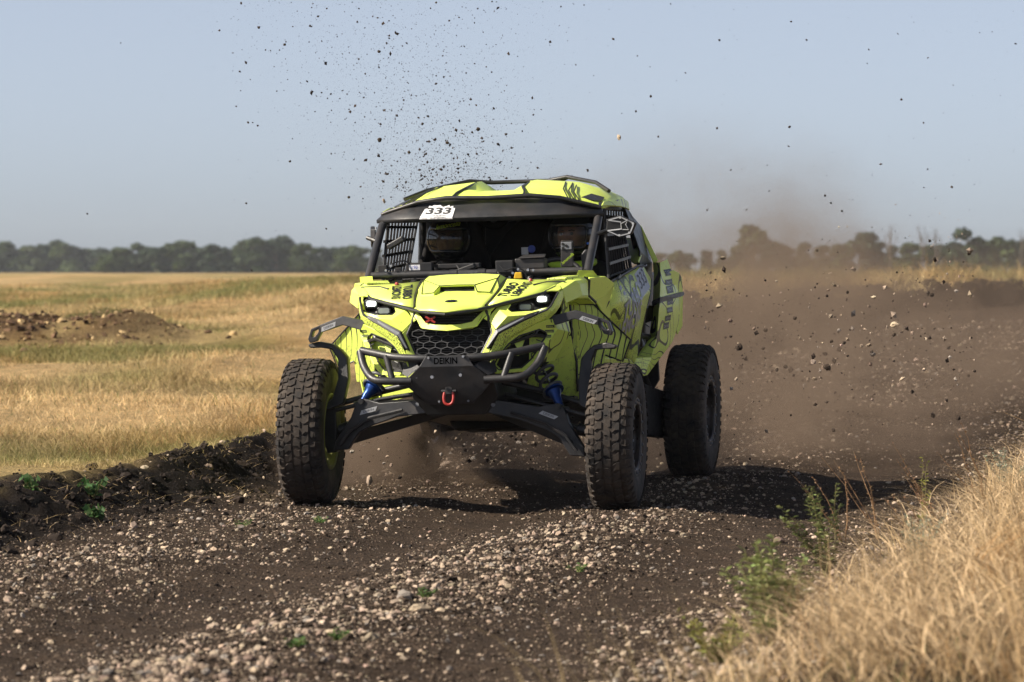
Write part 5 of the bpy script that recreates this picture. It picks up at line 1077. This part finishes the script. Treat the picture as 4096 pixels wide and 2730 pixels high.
# ================================================================ DRIVER AND CO-DRIVER, lettering
def person(xc, label, suit, facing=0., open_visor=False):
    """seated figure in a race suit: one skinned body, helmet and face as parts"""
    root = link(bpy.data.objects.new('person', None)); root.matrix_world = Matrix.Translation(car.location) @ Matrix.Rotation(R(-11.2), 4, 'Z') @ Matrix.Translation(roll_pt((xc, 1.20, .96)))
    tag(root, label, 'person', 'crew of the buggy')
    J = {'pelvis': (0, .08, 0, .14, .12), 'belly': (0, .14, .14, .135, .11), 'chest': (0, .17, .28, .16, .115), 'neck': (0, .13, .40, .065, .065), 'head': (0, .09, .47, .075, .08)}
    E_ = [('pelvis', 'belly'), ('belly', 'chest'), ('chest', 'neck'), ('neck', 'head')]
    for s_, n_ in ((1, 'l'), (-1, 'r')):
        J['sh' + n_] = (.17 * s_, .15, .33, .062, .062); J['el' + n_] = (.24 * s_, -.06, .16, .045, .045); J['wr' + n_] = (.15 * s_, -.24, .24, .032, .03); J['pm' + n_] = (.13 * s_, -.29, .27, .036, .022)
        J['hp' + n_] = (.10 * s_, .02, -.02, .09, .09); J['kn' + n_] = (.14 * s_, -.36, .10, .062, .062); J['an' + n_] = (.13 * s_, -.62, -.22, .042, .042); J['to' + n_] = (.13 * s_, -.76, -.19, .035, .03)
        E_ += [('chest', 'sh' + n_), ('sh' + n_, 'el' + n_), ('el' + n_, 'wr' + n_), ('wr' + n_, 'pm' + n_), ('pelvis', 'hp' + n_), ('hp' + n_, 'kn' + n_), ('kn' + n_, 'an' + n_), ('an' + n_, 'to' + n_)]
        for q in range(5):
            a_ = (q - 2) * .014 * s_; k1 = 'f%d%s' % (q, n_); k2 = 'g%d%s' % (q, n_); ln = (.022, .036, .040, .037, .030)[q]
            J[k1] = (.13 * s_ + a_, -.29 - ln, .285, .009, .009); J[k2] = (.13 * s_ + a_ * .9, -.29 - ln * 1.1, .285 - ln * .8, .008, .008); E_ += [('pm' + n_, k1), (k1, k2)]
    names = list(J); me = bpy.data.meshes.new('body'); me.from_pydata([J[k][:3] for k in names], [(names.index(a), names.index(b)) for a, b in E_], [])
    ob = link(bpy.data.objects.new('body', me), root); me.materials.append(suit)
    sk_ = ob.modifiers.new('skin', 'SKIN'); sk_.use_smooth_shade = True
    lay = me.skin_vertices[0] if me.skin_vertices else None
    if lay is None:
        bm = bmesh.new(); bm.from_mesh(me); bm.verts.layers.skin.verify(); bm.to_mesh(me); bm.free(); lay = me.skin_vertices[0]
    for k, dta in zip(names, lay.data): dta.radius = J[k][3:5]; dta.use_root = (k == 'pelvis')
    ob.modifiers.new('sub', 'SUBSURF').levels = 1; ob.modifiers['sub'].render_levels = 1
    hc = Vector((0, .055, .535)); rot = Matrix.Rotation(facing, 4, 'Z'); rootm = Matrix.Translation(hc) @ rot
    def sph(rx, ry, rz, cut=None, nu=40, nv=26, warp=None):
        v = []; f = []
        for j in range(nv + 1):
            th = math.pi * j / nv
            for i in range(nu):
                p_ = 2 * math.pi * i / nu; q = Vector((rx * math.sin(th) * math.sin(p_), -ry * math.sin(th) * math.cos(p_), rz * math.cos(th)))
                v.append(warp(q) if warp else q)
        for j in range(nv):
            for i in range(nu):
                a_ = (i + .5) / nu * 360; a_ = a_ - 360 if a_ > 180 else a_; e_ = 90 - (j + .5) / nv * 180
                if cut and cut(a_, e_): continue
                f.append((j * nu + i, j * nu + (i + 1) % nu, (j + 1) * nu + (i + 1) % nu, (j + 1) * nu + i))
        return v, f
    def chin(q):
        q = q.copy()
        if q.z < -.02: q.z = -.02 + (q.z + .02) * .92; q.x *= 1 - .10 * min(1, (-.02 - q.z) / .12)
        if q.y < 0 and q.z < -.03: q.y -= .022 * min(1, (-.03 - q.z) / .05)
        return q
    def add(name, vf, mat, solid=0., smooth=True, par=None):
        mb = MB(); mb.add([tuple(p) for p in vf[0]], vf[1], rootm); return part(name, mb, mat, parent=par or root, roll=False, smooth=smooth, angle=60, solid=solid)
    eye = lambda a_, e_: abs(a_) < 62 and -27 < e_ < 19
    hel = add('helmet', sph(.126, .152, .142, eye, warp=chin), M_HEL, solid=.012)
    add('visor', sph(.129, .156, .142, lambda a_, e_: not (abs(a_) < 66 and -30 < e_ < 22), warp=chin), M_CLR if open_visor else M_VIS, par=hel)
    if False: add('helmet_peak', ([(-.09, -.13, .075), (.09, -.13, .075), (.10, -.03, .135), (-.10, -.03, .135), (-.07, -.175, .068), (.07, -.175, .068)], [(0, 1, 2, 3), (0, 4, 5, 1)]), M_HEL, solid=.008, smooth=False, par=hel)
    # face behind the visor
    def facew(q):
        q = q.copy()
        if q.y < 0:
            q.y -= .020 * math.exp(-((q.x / .014) ** 2)) * math.exp(-(((q.z + .018) / .022) ** 2))      # nose
            q.y += .010 * math.exp(-(((abs(q.x) - .032) / .014) ** 2)) * math.exp(-(((q.z - .008) / .012) ** 2))   # eye sockets
            q.y -= .005 * math.exp(-((q.x / .02) ** 2)) * math.exp(-(((q.z + .062) / .010) ** 2))      # lips
        return q
    hd = add('head', sph(.078, .100, .118, None, 44, 36, facew), M_SKIN)
    for s_ in (1, -1):
        mb = MB(); mb.add(*(lambda b: (b.v, b.f))(MB().tube([(s_ * .030, -.086, .010), (s_ * .030, -.094, .010)], [.011, .006], 10)), rootm); part('eye', mb, M_EYE, parent=hd, roll=False)
        mb = MB(); mb.add(*(lambda b: (b.v, b.f))(MB().tube([(s_ * .030, -.094, .010), (s_ * .030, -.096, .010)], [.005, .004], 8)), rootm); part('pupil', mb, M_DK, parent=hd, roll=False)
        mb = MB(); mb.add(*(lambda b: (b.v, b.f))(MB().tube([(s_ * .014, -.098, .026), (s_ * .032, -.096, .031), (s_ * .048, -.088, .028)], .0028, 6)), rootm); part('eyebrow', mb, M_FAB, parent=hd, roll=False)
    mb = MB(); mb.add(*(lambda b: (b.v, b.f))(MB().tube([(.12 * math.sin(i * .2618), .02 - .13 * math.cos(i * .2618), -.155 - .015 * math.cos(i * .2618)) for i in range(-9, 10)], .022, 8)), rootm)
    part('neck_brace', mb, M_LIME if open_visor else M_FAB, parent=root, roll=False, smooth=True)
    return root, hel, rootm
M_EYE = plain('eye_shade', (.06, .045, .04), .3)
M_LIME = plain('lime_brace', (.42, .62, .04), .5)
suit = plain('race_suit', (.016, .016, .018), .8, spec=.25)
p1, hel1, rm1 = person(-.335, 'co-driver in a black helmet with lime lettering and dark visor', suit, R(6))
p2, hel2, rm2 = person(.378, 'driver in a black helmet with clear visor, face visible, and lime neck brace', suit, R(-8), True)
def on_helmet(string, hel_, rm_, z_, h_, w_, mat):
    v, f, w0 = text_geo(string, .35, .0, .95); bm = bmesh.new(); tree = bvh(hel_); bv = [bm.verts.new((rm_ @ Vector((p[0] * w_ / w0, -.30, z_ + p[1] * h_ / .72 + p[0] * w_ / w0 * .18)))) for p in v]
    for q in f:
        try: bm.faces.new([bv[i] for i in q])
        except ValueError: pass
    dr = (rm_.to_3x3() @ Vector((0, 1, 0))).normalized()
    for p in bm.verts:
        h = tree.ray_cast(p.co, dr, .5)
        if h[0] is not None: p.co = h[0] - dr * .006
    me = bpy.data.meshes.new('lettering'); bm.to_mesh(me); bm.free(); me.materials.append(mat); link(bpy.data.objects.new('lettering', me), hel_)
bpy.context.view_layer.update()
on_helmet('lemoncella', hel1, rm1, .078, .030, .14, M_LIME)

# ---------------------------------------------------------------- lettering and marks on the bodywork
yup = Vector((0, 1, .40))
for s_, hs_ in ((1, hood_sides[0]), (-1, hood_sides[1])):
    rt = Vector((.18, 1, .36)) if s_ == 1 else Vector((.18, -1, -.36)); up = Vector((-1, .1, .0)) if s_ == 1 else Vector((1, .1, 0))
    text_on('TURBO', (s_ * .283, -.085, 1.21), rt, up, .050, M_INK, parent=hs_, target=[hs_, hood], width=.225, bold=.03)
    text_on('LEMONS', (s_ * .350, -.065, 1.21), rt, up, .050, M_INK, parent=hs_, target=hs_, width=.235, bold=.03)
bd = geo_on('badge', [(.036 * math.cos(i * .3927), .021 * math.sin(i * .3927)) for i in range(16)], [tuple(range(16))], (.0, -.262, 1.15), (1, 0, 0), (0, 1, .35), M_CHR, hood, hood, .002)
geo_on('badge', [(.031 * math.cos(i * .3927), .017 * math.sin(i * .3927)) for i in range(16)], [tuple(range(16))], (.0, -.262, 1.15), (1, 0, 0), (0, 1, .35), M_INK, hood, hood, .0035)
text_on('BRP', (.006, -.264, 1.15), (1, 0, 0), (0, 1, .35), .014, M_CHR, parent=hood, target=hood, width=.036, shear=.3, lift=.005)
# number plate card on the visor, torn at the top
cv = [(-.098, -.045), (.098, -.045), (.104, .028), (.094, .022), (.09, .042), (.074, .034), (.066, .048), (.052, .040), (.03, .034), (.012, .050), (-.006, .046), (-.024, .052), (-.034, .040), (-.05, .044), (-.058, .026), (-.074, .022), (-.08, .006)]
co = Vector((-.295, .79, 1.648)); cr_ = Vector((1, -.13, 0)); cu_ = Vector((0, .45, 1))
card = geo_on('number_card', cv, [tuple(range(len(cv)))], co, cr_, cu_, M_WHT, visor, visor, .004)
cu2 = Vector((0, .45, 1)); text_on('333', co + cu2.normalized() * .006 + Vector((.008, -.001, 0)), cr_, cu_, .042, M_INK, parent=card, target=visor, width=.150, bold=.03, lift=.0055, shear=.1)
text_on('Т. КУЗЬМЕНКО', co - cu2.normalized() * .026 + Vector((.012, 0, 0)), cr_, cu_, .009, M_INK, parent=card, target=visor, width=.10, lift=.0055)
text_on('О. УПЕРЕНКО', co - cu2.normalized() * .038 + Vector((.012, 0, 0)), cr_, cu_, .009, M_INK, parent=card, target=visor, width=.09, lift=.0055)
text_on('DEIKIN', (.06, .77, 1.612), (1, .05, 0), (0, .4, 1), .022, plain('embossed_black', (.03, .032, .036), .5), parent=visor, target=visor, width=.11, lift=.002)
# side lettering
dr = doors[0]; rt = Vector((0.10, 1, .28)); up = Vector((0, -.18, 1))
text_on('TURBO', (.80, 1.27, 1.105), rt, up, .105, M_STK, parent=dr, target=dr, width=.52, bold=.03); text_on('LEMONS', (.80, 1.24, .985), rt, up, .105, M_SIL, parent=dr, target=dr, width=.50, bold=.03)
quad_on('number_panel', .30, .135, (.80, 1.66, 1.225), Vector((.05, 1, .2)), (0, 0, 1), M_STK, dr, dr, lift=.0012); text_on('333', (.80, 1.66, 1.232), Vector((.05, 1, .2)), (0, 0, 1), .085, M_INK, parent=dr, target=dr, width=.23, lift=.003)
mb_pts = [(-.24 + .05 * i, .10 * math.sin(i * .9) * (1 - i / 12)) for i in range(11)]
strip = [(x_, y_ + .016) for x_, y_ in mb_pts] + [(x_, y_ - .016) for x_, y_ in mb_pts[::-1]]
geo_on('brush_mark', strip, [(i, i + 1, 20 - i, 21 - i) for i in range(10)], (.80, 1.18, 1.19), Vector((.05, 1, .15)), (0, 0, 1), M_DSTK, dr, dr, .0012); geo_on('brush_mark', strip, [(i, i + 1, 20 - i, 21 - i) for i in range(10)], (.80, 1.40, .90), Vector((.05, 1, -.35)), (0, 0, 1), M_DSTK, dr, dr, .0012)
for yy_, zz_, w_ in ((.98, 1.185, .07), (1.02, 1.155, .06)): quad_on('sticker', w_, .02, (.80, yy_, zz_), Vector((.05, 1, .2)), (0, 0, 1), M_STK, dr, dr)
rf = rfs[0]
for tx, (yy_, zz_), sz in (('can-am', (2.10, .955), .030), ('polyform', (2.13, 1.000), .026), ('promex', (2.16, 1.048), .026), ('promine', (2.18, 1.095), .026), ('MOT.', (2.20, 1.170), .036), ('Dragony', (2.20, 1.215), .022), ('TURBO', (2.22, 1.27), .030)):
    rt = Vector((.12, 1, .05)); quad_on('sticker', .14, sz * 1.25, (.88, yy_, zz_), rt, (0, 0, 1), M_DSTK, rf, rf); text_on(tx, (.88, yy_, zz_), rt, (0, 0, 1), sz * .72, M_SIL, parent=rf, target=rf, width=.12, lift=.003)
pdx = pods[0]
for tx, (x_, z_) in (('promine', (.520, .988)), ('promex', (.512, .962)), ('polyform', (.500, .935))):
    for q, sg in ((pods[0], 1), (pods[1], -1)):
        quad_on('sticker', .042, .014, (sg * x_, -.25, z_), (1, 0, 0), (0, 0, 1), M_DSTK, q, q); text_on(tx, (sg * x_, -.25, z_), (1, 0, 0), (0, 0, 1), .008, M_Y, parent=q, target=q, width=.036, lift=.003)
# ================================================================ AIR: haze, dust, flying soil
def box_mesh(name, lo, hi):
    (a, b, c), (d, e, f) = lo, hi
    v = [(a, b, c), (d, b, c), (d, e, c), (a, e, c), (a, b, f), (d, b, f), (d, e, f), (a, e, f)]
    return mesh_from(name, v, [(3, 2, 1, 0), (4, 5, 6, 7), (0, 1, 5, 4), (1, 2, 6, 5), (2, 3, 7, 6), (3, 0, 4, 7)])
def vol_material(name, colour, dens, aniso=.2):
    k = N(name); k.t.nodes.remove(k.b)
    pv = k.n('VolumePrincipled'); pv.inputs['Color'].default_value = (*colour, 1); pv.inputs['Anisotropy'].default_value = aniso
    if isinstance(dens, float): pv.inputs['Density'].default_value = dens
    k.l(pv.outputs[0], k.out.inputs['Volume']); k.pv = pv; return k
HAZE = True
if HAZE:
    hz = vol_material('haze_air', (.86, .90, .95), .00014, .1)
    ho = link(bpy.data.objects.new('haze', box_mesh('haze', (-400, -60, -1.2), (400, 1300, 16)))); ho.data.materials.append(hz.m)
    tag(ho, 'thin pale summer haze over the fields', 'haze', kind='stuff')

def dust(name, lo, hi, puffs, noise_scale, thr, dens, colour, label, detail=4):
    """brown dust in a closed box: soft ellipsoid puffs broken up by noise"""
    k = vol_material(name + '_air', colour, None, .25); tc = k.n('TexCoord'); P = tc.outputs['Object']
    tot = None
    for (cx, cy_, cz), (sx, sy, sz), amp in puffs:
        mp = k.n('Mapping'); mp.vector_type = 'POINT'
        mp.inputs['Location'].default_value = (-cx / sx, -cy_ / sy, -cz / sz); mp.inputs['Scale'].default_value = (1 / sx, 1 / sy, 1 / sz)
        k.l(P, mp.inputs[0]); ln = k.n('VectorMath', operation='LENGTH'); k.l(mp.outputs[0], ln.inputs[0])
        g = k.math('MULTIPLY', k.math('POWER', k.math('SUBTRACT', 1.0, ln.outputs['Value'], clamp=True), 1.4), amp)
        tot = g if tot is None else k.math('ADD', tot, g)
    n = k.noise(P, noise_scale, detail, .68, 0.)
    n = k.math('MULTIPLY', k.math('SUBTRACT', n, thr, clamp=True), 1 / (1 - thr) * 2.2)
    k.l(k.math('MULTIPLY', k.math('MULTIPLY', tot, n), dens), k.pv.inputs['Density'])
    o = link(bpy.data.objects.new(name, box_mesh(name, lo, hi))); o.data.materials.append(k.m)
    tag(o, label, 'dust', kind='stuff'); return o
BROWN = (.41, .30, .215)
dust('dust_cloud', (-1.4, 3.4, -.1), (7.5, 21, 2.7),
     [((1.6, 4.9, .25), (1.5, 3.0, .85), 1.5), ((2.3, 8.6, .35), (1.9, 5.0, 1.1), 1.3), ((3.3, 14, .7), (2.3, 7, 1.1), .6), ((2.45, 14, 1.2), (1.0, 5, .95), .8), ((1.5, 9, 1.3), (2.0, 5, 1.35), .32), ((5.0, 15, .6), (2.6, 6, .8), .30), ((.6, 8, .9), (1.9, 5, 1.3), .5)],
     1.25, .47, 2.5, BROWN, 'brown dust cloud rolling out behind the right rear wheel')
dust('dust_puff', (-1.6, 1.0, -.05), (1.9, 3.3, .75),
     [((.98, 2.95, .12), (.75, .6, .5), 1.2), ((-.75, 2.2, .25), (.75, .9, .6), 2.2), ((.1, 2.2, .15), (.9, .9, .35), .8)],
     2.2, .40, 5.0, BROWN, 'dust thrown up by the rear wheels beneath the buggy')

# soil thrown into the air: a mass of specks, and the larger clods singly
def fan(n, cu, cv, su, sv, d0, d1):
    dd = rng.uniform(d0, d1, n); u = rng.normal(cu, su, n); vv = rng.normal(cv, sv, n)
    return u, vv, dd
def to_world(u, vv, dd): return np.stack([(u - 2048) * dd / 17568, dd - 24, 1.298 - (vv - 1088) * dd / 17568], -1)
t = rng.random(6500) ** 2.0                               # 0 just above the roof, 1 high up
dd = rng.uniform(26, 29, len(t))
u = 1800 - 330 * t + rng.normal(0, 1, len(t)) * (150 + 260 * t); vv = 760 - 900 * t + rng.normal(0, 50, len(t))
P1 = to_world(u, vv, dd); S1 = np.clip(.0013 * np.exp(rng.exponential(.42, len(t))), .0012, .010)
m = 1500; u = rng.uniform(2620, 3900, m); vv = rng.normal(1500, 230, m) - .12 * (u - 2700); dd = rng.uniform(26, 34, m); P2 = to_world(u, vv, dd); S2 = np.clip(.0028 * np.exp(rng.exponential(.5, m)), .002, .02)
m2 = 420; u = rng.uniform(900, 4096, m2); vv = rng.uniform(0, 1150, m2); dd = rng.uniform(25, 32, m2); P3 = to_world(u, vv, dd); S3 = np.clip(.0016 * np.exp(rng.exponential(.5, m2)), .0015, .009)
m3 = 500; u = rng.uniform(1380, 2320, m3); vv = rng.uniform(1640, 1960, m3); dd = rng.uniform(24.8, 26.5, m3); P4 = to_world(u, vv, dd); S4 = np.clip(.002 * np.exp(rng.exponential(.5, m3)), .0018, .012)
P = np.concatenate([P1, P2, P3, P4]); S = np.concatenate([S1, S2, S3, S4])
C = np.array([.045, .033, .026])[None] * rng.uniform(.5, 1.6, (len(P), 1)); li = np.zeros(len(P), bool); li[len(P1):len(P1) + m] = rng.random(m) < .45; li[-m3:] = rng.random(m3) < .3
C[li] = stone_cols(li.sum(), 0)
kp = P[:, 2] > .06; P, S, C = P[kp], S[kp], C[kp]
v, f, c = lumps(P, S * 1.15, C, 1.0, (OV, OF), .35)
sp = link(bpy.data.objects.new('flying_soil', np_mesh('flying_soil', v, f, stone_m, c)))
tag(sp, 'fine dark soil specks sprayed into the air above and behind the buggy', 'soil', kind='stuff')
dark_meshes = []
for i in range(6):
    v_, f_, c_ = lumps(np.zeros((1, 3)), np.ones(1), np.array([[.05, .037, .028]]) * rnd.uniform(.7, 1.5), 1.0, (IV2, IF2), .22); dark_meshes.append(np_mesh('clod', v_, f_, stone_m, c_))
sky_clods = [(1516, 208, .011, 0), (1745, 12, .007, 0), (1967, 290, .006, 0), (1519, 561, .013, 0), (1108, 366, .007, 0), (993, 491, .008, 0), (1160, 647, .008, 0), (985, 814, .007, 0), (350, 856, .007, 0), (1912, 519, .012, 0), (1975, 435, .009, 0), (1905, 422, .008, 0), (2603, 387, .009, 0), (3157, 509, .008, 0), (1674, 472, .007, 0), (1690, 497, .008, 0), (2089, 526, .007, 0), (2475, 551, .017, 1), (1536, 805, .013, 1), (1789, 572, .010, 0), (1630, 880, .007, 0), (1396, 790, .008, 0), (2682, 18, .005, 0), (1287, 372, .007, 0)]
dust_clods = [(3180, 1275, .013, 0), (3268, 1002, .010, 0), (3368, 845, .009, 0), (3390, 1169, .010, 0), (3308, 1184, .014, 0), (3728, 1181, .018, 0), (3700, 1220, .012, 1), (3578, 1300, .026, 1), (3576, 1340, .018, 0), (3650, 1334, .014, 1), (3356, 1323, .015, 1), (3326, 1366, .014, 0), (3377, 1372, .013, 0), (3446, 1384, .013, 1), (3475, 1381, .017, 1), (3490, 1418, .018, 1), (3179, 1272, .016, 0), (3017, 1315, .014, 1), (3063, 1322, .016, 0), (3200, 1354, .015, 1), (2922, 1284, .013, 1), (2955, 1390, .022, 0), (2877, 1376, .013, 1), (2842, 1091, .012, 0), (3142, 1468, .015, 0), (3308, 1470, .022, 0), (3107, 1480, .015, 0), (3232, 1519, .016, 1), (3258, 1517, .017, 1), (3218, 1543, .014, 1), (2946, 1517, .017, 1), (3354, 1584, .018, 0), (3471, 1585, .014, 1), (3078, 1608, .013, 1), (3265, 1612, .014, 1), (3414, 1592, .013, 0), (1477, 1923, .028, 1), (1565, 1861, .012, 1), (1408, 1808, .013, 1), (1517, 1800, .012, 1), (1549, 1828, .012, 1)]
for i, (u, vv, s, lt) in enumerate(sky_clods + dust_clods):
    airb = i < len(sky_clods); dd = 26.5 if airb else (24.9 if u < 1700 else rnd.uniform(27, 31))
    o = link(bpy.data.objects.new('flying_clod', stone_meshes[i % 14] if lt else dark_meshes[i % 6])); o.location = to_world(np.array([u]), np.array([vv]), np.array([dd]))[0]
    o.scale = (s * .9, s * .9, s * 1.05); o.rotation_euler = (rnd.uniform(0, 6), rnd.uniform(0, 6), 0)
    if airb: tag(o, ('pale stone' if lt else 'dark clod') + ' flying against the sky', 'clod', 'clods flying against the sky')
    else: tag(o, ('pale stone' if lt else 'dark clod') + (' flying under the front of the buggy' if u < 1700 else ' flying in the dust behind the buggy'), 'clod', 'clods flying in the dust')
